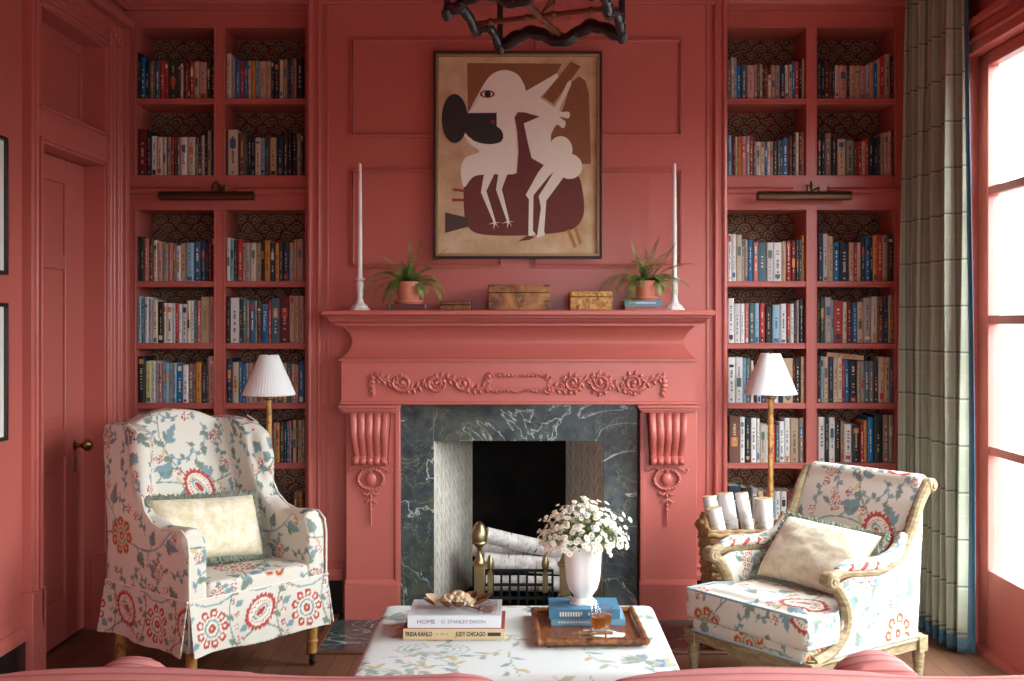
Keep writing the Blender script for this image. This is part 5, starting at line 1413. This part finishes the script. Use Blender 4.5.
def boxthing(px0, px1, h, lab, m, lid, esc, y0=5.09, y1=5.22, trim=None):
    X0, X1 = ax(px0, 5.10), ax(px1, 5.10); t = thing('wooden_box', lab, 'box', ((X0+X1)/2, (y0+y1)/2, ZM))
    mb = MB(); mb.box((X0, y0, ZM+.0005), (X1, y1, ZM+h*(1-lid)-.0015)); mb.build('body', m, t, world=True, bevel=.0025)
    mb = MB(); mb.box((X0, y0, ZM+h*(1-lid)), (X1, y1, ZM+h)); mb.build('lid', m, t, world=True, bevel=.003)
    if esc:
        xm = (X0+X1)/2; mb = MB(); mb.prism([(xm-.008, ZM+h*.62), (xm+.008, ZM+h*.62), (xm+.009, ZM+h*.52), (xm, ZM+h*.46), (xm-.009, ZM+h*.52)], y0-.002, y0, 'xz'); mb.build('keyhole_plate', plain('#6a5a44', .4, .7), t, world=True)
    if trim:
        mb = MB()
        for z in (h*.34, h-.004):
            for u, v in ((X0, X0+.028), (X1-.028, X1)): mb.box((u-.001*(u == X0), y0-.001, ZM+z-.003), (v+.001*(v == X1), y0+.002, ZM+z+.004))
        mb.build('corner_strap', trim, t, world=True)
boxthing(488.5, 550, .112, 'large brown wooden box with keyhole, at the middle of the mantel shelf', burl('walnut_wood', '#9a6433', '#b98345', 9), .31, True, trim=plain('#4b3a2a', .5, .5))
boxthing(570, 612, .085, 'burl veneered box with mottled orange figure, on the mantel shelf', burl('burl_veneer', '#b07a34', '#d6a856', 55, '#6b2e18'), .30, False)
boxthing(440, 471, .040, 'small low wooden box beside the fern pot on mantel shelf', burl('dark_burl', '#70432a', '#8d6138', 40), .4, False)

# ================================================================== FIRE: ANDIRONS, GRATE, LOGS
OLDBRASS = plain('#a3946f', .36, 1.0, name='old_brass'); IRON = plain('#1d1c1c', .6, .4, name='cast_iron')
def andiron(px, lab):
    Y = 5.12; x = ax(px, Y); t = thing('andiron', lab, 'andiron', (x, Y, .0065), 0, 'brass andirons')
    ztop = az(521, Y)-.0065
    mb = MB(); z = ztop
    mb.lathe([(0, z), (.010, z-.003), (.024, z-.020), (.034, z-.050), (.037, z-.075), (.034, z-.088), (.036, z-.092), (.036, z-.098), (.022, z-.108), (.012, z-.120), (.010, z-.135), (.013, z-.150), (.020, z-.168), (.026, z-.180), (.026, z-.186), (0, z-.188)], (0, 0, 0), 28)
    mb.build('finial', OLDBRASS, t)
    mb = MB(); zb_ = z-.186
    mb.box((-.033, -.033, zb_-.012), (.033, .033, zb_)); mb.box((-.024, -.024, .13), (.024, .024, zb_-.012)); mb.box((-.031, -.031, .112), (.031, .031, .13)); mb.box((-.038, -.036, .100), (.038, .036, .112)); mb.build('pedestal', OLDBRASS, t, bevel=.003)
    for s_ in (-1, 1):
        mb = MB(); mb.tube(bez([(s_*.02, -.01, .10), (s_*.06, -.035, .095), (s_*.085, -.05, .055), (s_*.09, -.055, .02), (s_*.11, -.065, .008)], 20), [.010]*4+[.009]*40 if 0 else .009, 8); mb.ell((s_*.11, -.066, .009), (.016, .012, .009), 10, 6); mb.build('leg', OLDBRASS, t)
    mb = MB(); mb.box((-.010, .03, .085), (.010, .42, .102)); mb.box((-.010, .40, 0), (.010, .42, .085)); mb.build('log_bar', IRON, t)
andiron(479.5, 'brass andiron with acorn finial, standing clear before the birch logs')
andiron(565, 'brass andiron half hidden behind the white flower vase')
gt = thing('fire_grate', 'black iron fire grate with two small brass finials, under the birch logs', 'grate', (-.03, 5.36, .021))
mb = MB()
for z in (.075, .135, .20): mb.box((-.155, -.14, z-.006), (.155, -.128, z+.006))
for i in range(9): x = -.155+.31*i/8; mb.box((x-.005, -.137, .05 if i % 4 else 0), (x+.005, -.125, .205 if i % 4 == 0 else .20))
for i in range(7): x = -.14+.28*i/6; mb.box((x-.006, -.13, .062), (x+.006, .20, .074))
mb.box((-.155, .19, .05), (.155, .20, .20))
for x in (-.149, .149): mb.box((x-.006, .19, 0), (x+.006, .20, .06))
mb.build('bars', IRON, gt)
for x in (-.128, .122):
    mb = MB(); mb.lathe([(0, .19), (.010, .192), (.010, .205), (.016, .212), (.018, .235), (.010, .262), (.006, .268), (0, .270)], (x, -.135, 0), 14); mb.build('finial', OLDBRASS, gt)
    mb = MB(); mb.box((x-.013, -.148, .10), (x+.013, -.128, .19)); mb.build('finial_block', OLDBRASS, gt, bevel=.002)
g_ = 'birch logs laid in the fireplace'
def flog(a, b, Ya, Yb, r, lab, sd): log('birch_log', at(a[0], a[1], Ya), at(b[0], b[1], Yb), r, lab, g_, sd)
flog((486, 535), (602, 561), 5.33, 5.47, .038, 'birch log lying slanted on top of the fireplace pile', 11)
flog((472, 549), (536, 552), 5.47, 5.50, .035, 'birch log at the rear of the fireplace pile, under the slanted one', 12)
flog((484, 561), (571, 567), 5.36, 5.38, .041, 'birch log lying level across the middle of the fireplace pile', 13)
flog((486, 583), (568, 584), 5.33, 5.33, .036, 'birch log at the bottom of the fireplace pile, behind grate bars', 14)

# ================================================================== ON THE OTTOMAN
ZO = .4315
YW = plain('#dfe3e6', .35, name='white_book_cloth')
xb0, xb1 = -.352, -.060
def sp_beige(mb, w, d, h):
    mb.box((0, -.0003, 0), (w, .0, h), 4+0 if False else 0)
    P = lambda cx: (lambda X, Z: Vector((cx+X, -.0009, h*.5+Z)))
    text_mb(mb, 'FRIDA KAHLO', .018, P(w*.155), 3, wfit=w*.265, bold=.0006)
    text_mb(mb, 'IN', .006, P(w*.335), 3, wfit=w*.02); text_mb(mb, 'BOLD\nTEXT'[:0]+'=', .012, P(w*.385), 3, wfit=w*.035); text_mb(mb, '+', .012, P(w*.43), 3, wfit=w*.02)
    text_mb(mb, 'JUDY CHICAGO', .018, P(w*.665), 3, wfit=w*.30, bold=.0006)
    mb.box((w*.835, -.0009, h*.33), (w*.965, 0, h*.66), 3)
    mb.box((.0, .0, h), (w, d, h+.0006), 4)
flatbook('book', xb0, xb1, 3.325, 3.53, ZO, ZO+.0315, '#cdb88c', 'beige-spined art book with a red cover, at the bottom of the stack on the ottoman', spine=sp_beige)
def sp_white(mb, w, d, h):
    P = lambda cx: (lambda X, Z: Vector((cx+X, -.0009, h*.5+Z)))
    text_mb(mb, 'HOME', .017, P(w*.20), 5, wfit=w*.19); text_mb(mb, 'D. STANLEY DIXON', .014, P(w*.60), 5, wfit=w*.47)
    z = h+.0003   # cover photograph: pale interior
    for (a, b, c, dd, m) in ((.06, .95, .05, .93, 2), (.74, .95, .25, .95, 3), (.80, .90, .12, .60, 4)):
        mb.add([(w*a, d*c, z), (w*b, d*c, z), (w*b, d*dd, z), (w*a, d*dd, z)], [(0, 1, 2, 3)], m); z += .0003
g = G('white_book_jacket', .3, .5); n = g.noise(g.coords(), 14, 3); g.color('#d9dfe3')
o = flatbook('book', -.340, -.070, 3.33, 3.525, ZO+.0324, ZO+.068, g.m, 'white book titled in grey, top of the stack on the ottoman', spine=sp_white)
def cover_photo():
    g = G('cover_photograph', .3, .4); n = g.noise(g.coords(), 40, 4, .7); g.color(g.ramp(n, [(.3, '#4b443f'), (.45, '#8a8581'), (.55, '#c9c6c2'), (.7, '#6f7f88')])); return g.m
o.data.materials[2] = plain('#c3ccd1', .3); o.data.materials[3] = cover_photo(); o.data.materials[4] = plain('#8d746b', .35)
# dried seed spray
ztop = ZO+.0692
sd_ = thing('dried_seed_spray', 'spray of cream dried seed pods with curled brown leaves, on the white book', 'dried seed pods', (-.205, 3.43, ztop))
rnd = random.Random(4); POD = plain('#cdb795', .6, var=.15, name='seed_pod'); DRYLEAF = plain('#6b4328', .6, var=.3, name='dry_leaf')
mb = MB(); pods = []
for i in range(78):
    a = rnd.random()*6.28; r = math.sqrt(rnd.random()); x = .058*r*math.cos(a); y = .035*r*math.sin(a); z = .010+.030*(1-r*r)*rnd.uniform(.7, 1.1); s_ = rnd.uniform(.0062, .0085)
    mb.ell((x, y, z), (s_, s_, s_), 8, 6)
tag(mb.build('seed_pods', POD, sd_), kind='stuff')
for k, (x, y, an, L) in enumerate(((-.055, .01, 2.6, .045), (-.06, -.01, 3.5, .04), (.055, .015, .35, .055), (.05, -.01, -.3, .05), (.01, -.035, -1.7, .04), (-.02, -.03, -2.3, .035), (.03, .03, 1.0, .045))):
    mb = MB(); ca, sa = math.cos(an), math.sin(an)
    def lf_(u, v, off=0): 
        w = .020*math.sin(PI*min(.98, u+.04))**.8; s2 = (v-.5)*2; l = u*L
        zz = .006+.024*u**1.5+.012*s2*s2*math.sin(PI*u)+off; return (x+ca*l-sa*s2*w, y+sa*l+ca*s2*w, zz)
    mb.grid(lambda u, v: lf_(u, v), 10, 6); mb.grid(lambda u, v: lf_(u, v, .0012), 10, 6); mb.build('leaf', DRYLEAF if k != 0 else POD, sd_)
mb = MB(); mb.tube([(.03, -.02, .008), (.055, -.04, .006), (.07, -.055, .006)], .002, 6); mb.ell((.074, -.058, .008), (.008, .008, .007), 8, 6); mb.ell((.062, -.048, .009), (.006, .006, .006), 8, 6); mb.build('stem', DRYLEAF, sd_)
# tray
TX, TY = .185, 3.425; ty = thing('tray', 'bamboo-edged wooden tray with low handles, on the ottoman', 'tray', (TX, TY, ZO), math.radians(1.6))
tw, td = .1525, .178
g = G('tray_board', .3, .5); n = g.noise(g.scale(g.coords(), 40, 5, 1), 2, 4); g.color(g.ramp(n, [(.3, '#5d3017'), (.7, '#8f552d')])); TRB = g.m
mb = MB(); mb.box((-tw+.008, -td+.008, .001), (tw-.008, td-.008, .010)); mb.build('board', TRB, ty)
RIMM = burl('tray_bamboo', '#7a4a26', '#a06a3a', 30, '#3d2012'); 
def bamboo_bar(name, a, b, r, par, kn=5):
    a, b = Vector(a), Vector(b); N = 40; pts = [a.lerp(b, i/N) for i in range(N+1)]; rad = []
    for i in range(N+1):
        t = (i/N*kn) % 1; rad.append(r*(1.14 if min(t, 1-t) < .06 else 1.0-.06*math.sin(PI*t)))
    mb = MB(); mb.tube(pts, rad, 10); return mb.build(name, RIMM, par)
for a, b in (((-tw, -td, .016), (tw, -td, .016)), ((-tw, td, .016), (tw, td, .016)), ((-tw, -td, .016), (-tw, td, .016)), ((tw, -td, .016), (tw, td, .016))): bamboo_bar('rim', a, b, .0105, ty, 4)
for s_ in (-1, 1):
    mb = MB(); y = s_*td
    mb.tube([(-.058, y, .040), (-.045, y, .041), (.045, y, .041), (.058, y, .040)], [.0045, .005, .005, .0045], 8); mb.lathe([(.0045, -.012), (.007, -.004), (.007, .004), (.0045, .012)], (0, y, .041), 10, axis='x')
    for x in (-.038, .038): mb.tube([(x, y, .018), (x, y, .040)], .003, 8); mb.ell((x, y, .043), (.006, .006, .005), 8, 6)
    mb.build('handle', plain('#9b7350', .4, .6), ty)
# blue books on the tray
zt_ = ZO+.0105
b3 = flatbook('book', .078, .300, 3.440, 3.586, zt_, zt_+.019, '#6f9fb8', 'light blue book at the bottom of the pair under the white vase', spine=lambda m, w, d, h: bars(m, w, d, h, 2, .1, .8, 18))
b4 = flatbook('book', .072, .284, 3.436, 3.584, zt_+.0198, zt_+.049, '#457c9b', 'blue book directly under the white flower vase', spine=lambda m, w, d, h: (bars(m, w, d, h*1.15, 2, .15, .48, 9), bars(m, w, d, h*.75, 2, .15, .45, 8), bars(m, w, d, h, 2, .55, .9, 10)))
# vase
VZ = zt_+.0495; vx = ax(583, 3.52); VH = .178
vs_ = thing('flower_vase', 'white fluted footed vase standing on the blue books', 'vase', (vx, 3.52, VZ))
mb = MB(); mb.lathe([(0, 0), (.040, 0), (.040, .004), (.034, .010), (.026, .018), (.028, .024), (.041, .042), (.049, .070), (.052, .110), (.054, .145), (.060, VH), (.057, VH), (.050, .145), (.048, .11), (.042, .07), (.01, .04), (0, .04)], (0, 0, 0), 48, lobes=6, lamp=.06)
mb.build('body', WHITE, vs_, ang=50)
# bouquet
bq = thing('flower_bouquet', 'bunch of small white daisy-like flowers in the white vase', 'flowers', (vx, 3.52, VZ+VH-.012))
PET = plain('#f0eee6', .6, name='white_petals'); YEL = plain('#d9c27a', .6); STEM = plain('#7f9148', .6, name='green_stems')
def blossom_mesh(r, seed):
    rnd = random.Random(seed); mb = MB()
    for k in range(9):
        a = 2*PI*k/9; w = .36; ca, sa = math.cos(a), math.sin(a)
        m_ = (ca*r*.6, sa*r*.6, r*.18)
        mb.add([(0, 0, 0), (math.cos(a-w)*r*.75, math.sin(a-w)*r*.75, r*.12), (ca*r, sa*r, r*.02), (math.cos(a+w)*r*.75, math.sin(a+w)*r*.75, r*.12), m_], [(0, 1, 4), (1, 2, 4), (2, 3, 4), (3, 0, 4)], 0)
    mb.ell((0, 0, r*.16), (r*.30, r*.30, r*.2), 8, 6, 1); mb.ell((0, 0, -r*.1), (r*.5, r*.5, r*.25), 8, 5, 0); return mb
bmesh_ = [blossom_mesh(r, i).mesh('blossom', [PET, YEL], fix=False) for i, r in enumerate((.0098, .0088, .0078, .0108))]
rnd = random.Random(21); heads = []; stems = MB(); extra = MB(); leaves_ = MB()
for i in range(560):
    a = rnd.random()*2*PI; e = rnd.uniform(-.15, 1.0)*PI/2; R0 = rnd.uniform(.82, 1.0) if i % 3 else rnd.uniform(.5, .88)
    if i < 22: R0 = rnd.uniform(1.02, 1.18)
    d = Vector((math.cos(e)*math.cos(a)*.142, math.cos(e)*math.sin(a)*.110, math.sin(e)*.110+.026))*R0
    if i < 26 and d.z < .07: d.z -= rnd.uniform(0, .03)
    heads.append(d); base_ = Vector((d.x*.22, d.y*.22, .004))
    mid = base_.lerp(d, .6)+Vector((0, 0, .02+(.03 if i < 26 else 0)))
    stems.tube([base_, mid, d-Vector((0, 0, .003))], .0008, 4)
    if i % 2 == 0:
        q = base_.lerp(mid, .9); dr = Vector((rnd.uniform(-1, 1), rnd.uniform(-1, 1), rnd.uniform(-.2, 1))).normalized(); sdv = dr.orthogonal().normalized()*.003; leaves_.add([q, q+dr*.012+sdv, q+dr*.026, q+dr*.012-sdv], [(0, 1, 2, 3)])
tag(stems.build('stems', STEM, bq), kind='stuff'); tag(leaves_.build('leaves', STEM, bq, fix=False), kind='stuff')
order = sorted(range(len(heads)), key=lambda i: heads[i].y)
for k, i in enumerate(order):
    d = heads[i]; out = (d.normalized()+Vector((rnd.uniform(-.4, .4), -.35+rnd.uniform(-.3, .3), rnd.uniform(-.2, .5)))).normalized(); q = out.to_track_quat('Z', 'Y')
    me = bmesh_[i % 4]
    if k < 96:
        o = link('blossom', me, bq, d, q.to_euler())
    else:
        sc_ = (.0098, .0088, .0078, .0108)[i % 4]; m_ = blossom_mesh(sc_, i); off_ = len(extra.v); R3 = q.to_matrix()
        extra.v += [R3 @ p+d for p in m_.v]; extra.f += [[j+off_ for j in f] for f in m_.f]; extra.mi += m_.mi
tag(extra.build('blossoms', [PET, YEL], bq, fix=False), kind='stuff')
# napkin, tumbler
g = G('white_linen', .8, .2); g.color('#e9e8e4'); LIN = g.m
nx, ny = ax(603, 3.33), 3.335; mb = MB(); K = 48
pr = []
for i in range(K): a = 2*PI*i/K; r = .050*(1+.05*abs(math.sin(4*a)))*(1.25 if abs(math.cos(a)) > .8 else 1); pr.append((r*math.cos(a)*1.02, r*math.sin(a)*.72))
mb.prism(pr, 0, .0022, 'xy'); o = mb.build('cocktail_napkin', LIN, None, loc=(nx, ny+.012, zt_+.0004), rot=(0, 0, -.35)); tag(o, 'white scalloped cocktail napkin under the whisky glass on the tray', 'napkin')
gx_, gy_ = ax(601, 3.36), 3.365
gl = thing('whisky_tumbler', 'short glass tumbler with amber drink, on the white napkin', 'glass', (gx_, gy_, zt_+.0029))
GL2 = glass_mat('tumbler_glass', (.95, .965, .97, 1), .07); [setattr(n_.inputs[2], 'default_value', .13) for n_ in GL2.node_tree.nodes if n_.type == 'MATH' and n_.operation == 'MULTIPLY_ADD']; 
def amber():
    m = bpy.data.materials.new('amber_drink'); m.use_nodes = True; b = m.node_tree.nodes['Principled BSDF']; b.inputs['Base Color'].default_value = lin('#e08d3c'); b.inputs['Roughness'].default_value = .03; b.inputs['Transmission Weight'].default_value = .75; b.inputs['IOR'].default_value = 1.2; return m
mb = MB(); mb.lathe([(0, 0), (.028, 0), (.030, .004), (.032, .03), (.0355, .074), (.0345, .0745), (.0335, .073), (.030, .03), (.027, .012), (0, .010)], (0, 0, 0), 40, lobes=20, lamp=-.012); mb.build('glass_body', GL2, gl, ang=60)
mb = MB(); mb.lathe([(0, .0115), (.0262, .0125), (.0290, .03), (.0302, .044), (0, .044)], (0, 0, 0), 30); mb.build('drink', amber(), gl)
# ================================================================== LANTERN CHANDELIER
def lacquer():
    g = G('black_gilt_lacquer', .3, .6); n = g.noise(g.coords(), 18, 4, .65); g.color(g.ramp(n, [(.56, '#0a0908'), (.66, '#2c1510'), (.76, '#7d5527')])); return g.m
LAC = lacquer(); COP = plain('#7a5138', .4, .7, name='copper_bar')
cn = [Vector((-.217, 3.205, 0)), Vector((.175, 3.008, 0)), Vector((.292, 3.466, 0)), Vector((-.078, 3.607, 0))]
ctr = sum(cn, Vector())/4; zL = 2.215; ch = thing('lantern_chandelier', 'black and gilt carved lantern hanging from the ceiling, only its bottom in view', 'chandelier', (ctr.x, ctr.y, zL))
for k in range(4):
    a, b = cn[k], cn[(k+1) % 4]; inn = (ctr-(a+b)/2).normalized(); pts = []; rad = []; N = 48
    for i in range(N+1):
        t = i/N; z = .017*(1-math.cos(4*PI*t))-.006*math.sin(PI*t)+.003*math.cos(16*PI*t)-.004
        pts.append(a.lerp(b, t)+Vector((0, 0, zL+z+.01))+inn*(.006*math.sin(PI*t)*math.sin(4*PI*t))); rad.append(.0165+.0015*math.sin(t*30))
    mb = MB(); mb.tube(pts, [q*(1.0 if k == 2 else .82) for q in rad], 10, flat=1.25, up=(0, 0, 1))
    for i in (range(2, N-1, 3) if k in (0, 1) else ()): mb.ell(pts[i]-inn*.013+Vector((0, 0, .004*(-1)**i)), (.0075, .0075, .006), 8, 6)
    for c in ():
        pc = a.lerp(b, c)+Vector((0, 0, zL+.04)); u = (b-a).normalized()
        mb.tube([pc+u*(.022*(1-s/14)*math.cos(s*.75))+Vector((0, 0, .022*(1-s/14)*math.sin(s*.75)))-inn*.01 for s in range(14)], [.005*(1-s/20) for s in range(14)], 6)
    mb.build('bottom_rail', LAC, ch, world=True, ang=60)
    mb = MB(); mb.tube([a+Vector((0, 0, zL-.012)), a+Vector((0, 0, zL+.48))], .0125, 4)
    mb.lathe([(0, -.022), (.008, -.02), (.015, -.008), (.018, .004), (.010, .014), (0, .016)], (a.x, a.y, zL-.006), 12); mb.build('corner_post', LAC, ch, world=True)
    mb = MB(); mb.tube([a+Vector((0, 0, zL+.48)), b+Vector((0, 0, zL+.48))], .014, 8); mb.build('top_rail', LAC, ch, world=True)
    mb = MB(); mb.tube([a+Vector((0, 0, zL+.48)), ctr+Vector((0, 0, zL+.62))], .009, 8); mb.build('crown_arm', LAC, ch, world=True)
    a2, b2 = a+inn*.0+Vector((0, 0, zL+.06)), b+Vector((0, 0, zL+.06)); mb = MB(); mb.add([a2, b2, b2+Vector((0, 0, .41)), a2+Vector((0, 0, .41))], [(0, 1, 2, 3)]); mb.build('glass_pane', GL2, ch, world=True)
for (a, b, w1) in (((cn[0]+cn[3])/2, (cn[1]+cn[2])/2, .008), ((cn[0]+cn[1])/2, (cn[2]+cn[3])/2, .010)):
    mb = MB(); z = Vector((0, 0, zL+.018)); mb.tube([a+z, a.lerp(b, .5)+z, b+z], w1, 8)
    for t in (.12, .4, .6, .88): q = a.lerp(b, t)+z; mb.ell(q, (.013, .013, .012), 8, 6)
    mb.build('cross_bar', COP, ch, world=True)
for i in range(4):
    an = PI/4+i*PI/2; p = ctr+Vector((.06*math.cos(an), .06*math.sin(an), zL+.10)); mb = MB(); mb.lathe([(0, 0), (.016, 0), (.018, .006), (.008, .012), (.008, .03), (0, .03)], (p.x, p.y, p.z), 12); mb.lathe([(0, .03), (.009, .03), (.009, .12), (0, .122)], (p.x, p.y, p.z), 12); mb.tube([ctr+Vector((0, 0, zL+.02)), (p.x, p.y, p.z-.03), p], .004, 6); mb.build('candle_arm', COP, ch, world=True)
mb = MB()
z = zL+.62; k = 0
while z < ZC-.03:
    pts = [ctr+Vector((.010*math.cos(a) if k % 2 else 0, 0 if k % 2 else .010*math.cos(a), z+.016+.018*math.sin(a))) for a in [2*PI*i/12 for i in range(12)]]; mb.tube(pts, .0025, 5, closed=True); z += .030; k += 1
mb.lathe([(0, ZC-.03), (.02, ZC-.028), (.05, ZC-.01), (.055, ZC-.001), (0, ZC-.001)], (ctr.x, ctr.y, 0), 20); mb.build('chain', LAC, ch, world=True)
SKY = 35.0; EXPO = 0.0
# ================================================================== CAMERA, LIGHT
cd = bpy.data.cameras.new('camera'); cam = bpy.data.objects.new('camera', cd); COL.objects.link(cam)
cam.location = (0, 0, CH); cam.rotation_euler = (PI/2, 0, 0)
cd.sensor_fit = 'HORIZONTAL'; cd.sensor_width = 36; cd.lens = 36*F/1024
cd.shift_x = -(CX-512)/1024; cd.shift_y = (CY-340.5)/1024; cd.clip_start = .05
SC.camera = cam
w = bpy.data.worlds.new('overcast_sky'); SC.world = w; w.use_nodes = True
bg = w.node_tree.nodes['Background']; wn = w.node_tree
tc = wn.nodes.new('ShaderNodeTexCoord'); sp = wn.nodes.new('ShaderNodeSeparateXYZ'); rp = wn.nodes.new('ShaderNodeValToRGB')
wn.links.new(tc.outputs['Generated'], sp.inputs[0]); wn.links.new(sp.outputs[2], rp.inputs[0]); wn.links.new(rp.outputs[0], bg.inputs[0])
cr = rp.color_ramp; cr.elements[0].position = 0.0; cr.elements[0].color = (.055, .062, .064, 1); cr.elements[1].position = .6; cr.elements[1].color = (.86, .96, 1.0, 1)
e_ = cr.elements.new(.04); e_.color = (.40, .445, .46, 1)
bg.inputs[1].default_value = SKY
def portal(name, loc, rot, sx, sy):
    l = bpy.data.lights.new(name, 'AREA'); l.shape = 'RECTANGLE'; l.size = sx; l.size_y = sy; l.cycles.is_portal = True
    o = bpy.data.objects.new(name, l); COL.objects.link(o); o.location = loc; o.rotation_euler = rot
for a, b in OPEN: portal('daylight_portal', (XR+.12, (a+b)/2, (WZ if a > 3 else 2.2)/2), (0, PI/2, 0), WZ if a > 3 else 2.2, b-a)
portal('daylight_portal', ((RW[0]+RW[1])/2, YR-.13, (RW[2]+RW[3])/2), (PI/2, 0, 0), RW[1]-RW[0], RW[3]-RW[2])
SC.view_settings.view_transform = 'Standard'; SC.view_settings.look = 'None'; SC.view_settings.gamma = 1; SC.view_settings.use_curve_mapping = False
SC.view_settings.exposure = EXPO
SC.cycles.use_denoising = True
SC.cycles.max_bounces = 10; SC.cycles.diffuse_bounces = 6; SC.cycles.transparent_max_bounces = 12
SC.cycles.sample_clamp_indirect = 6
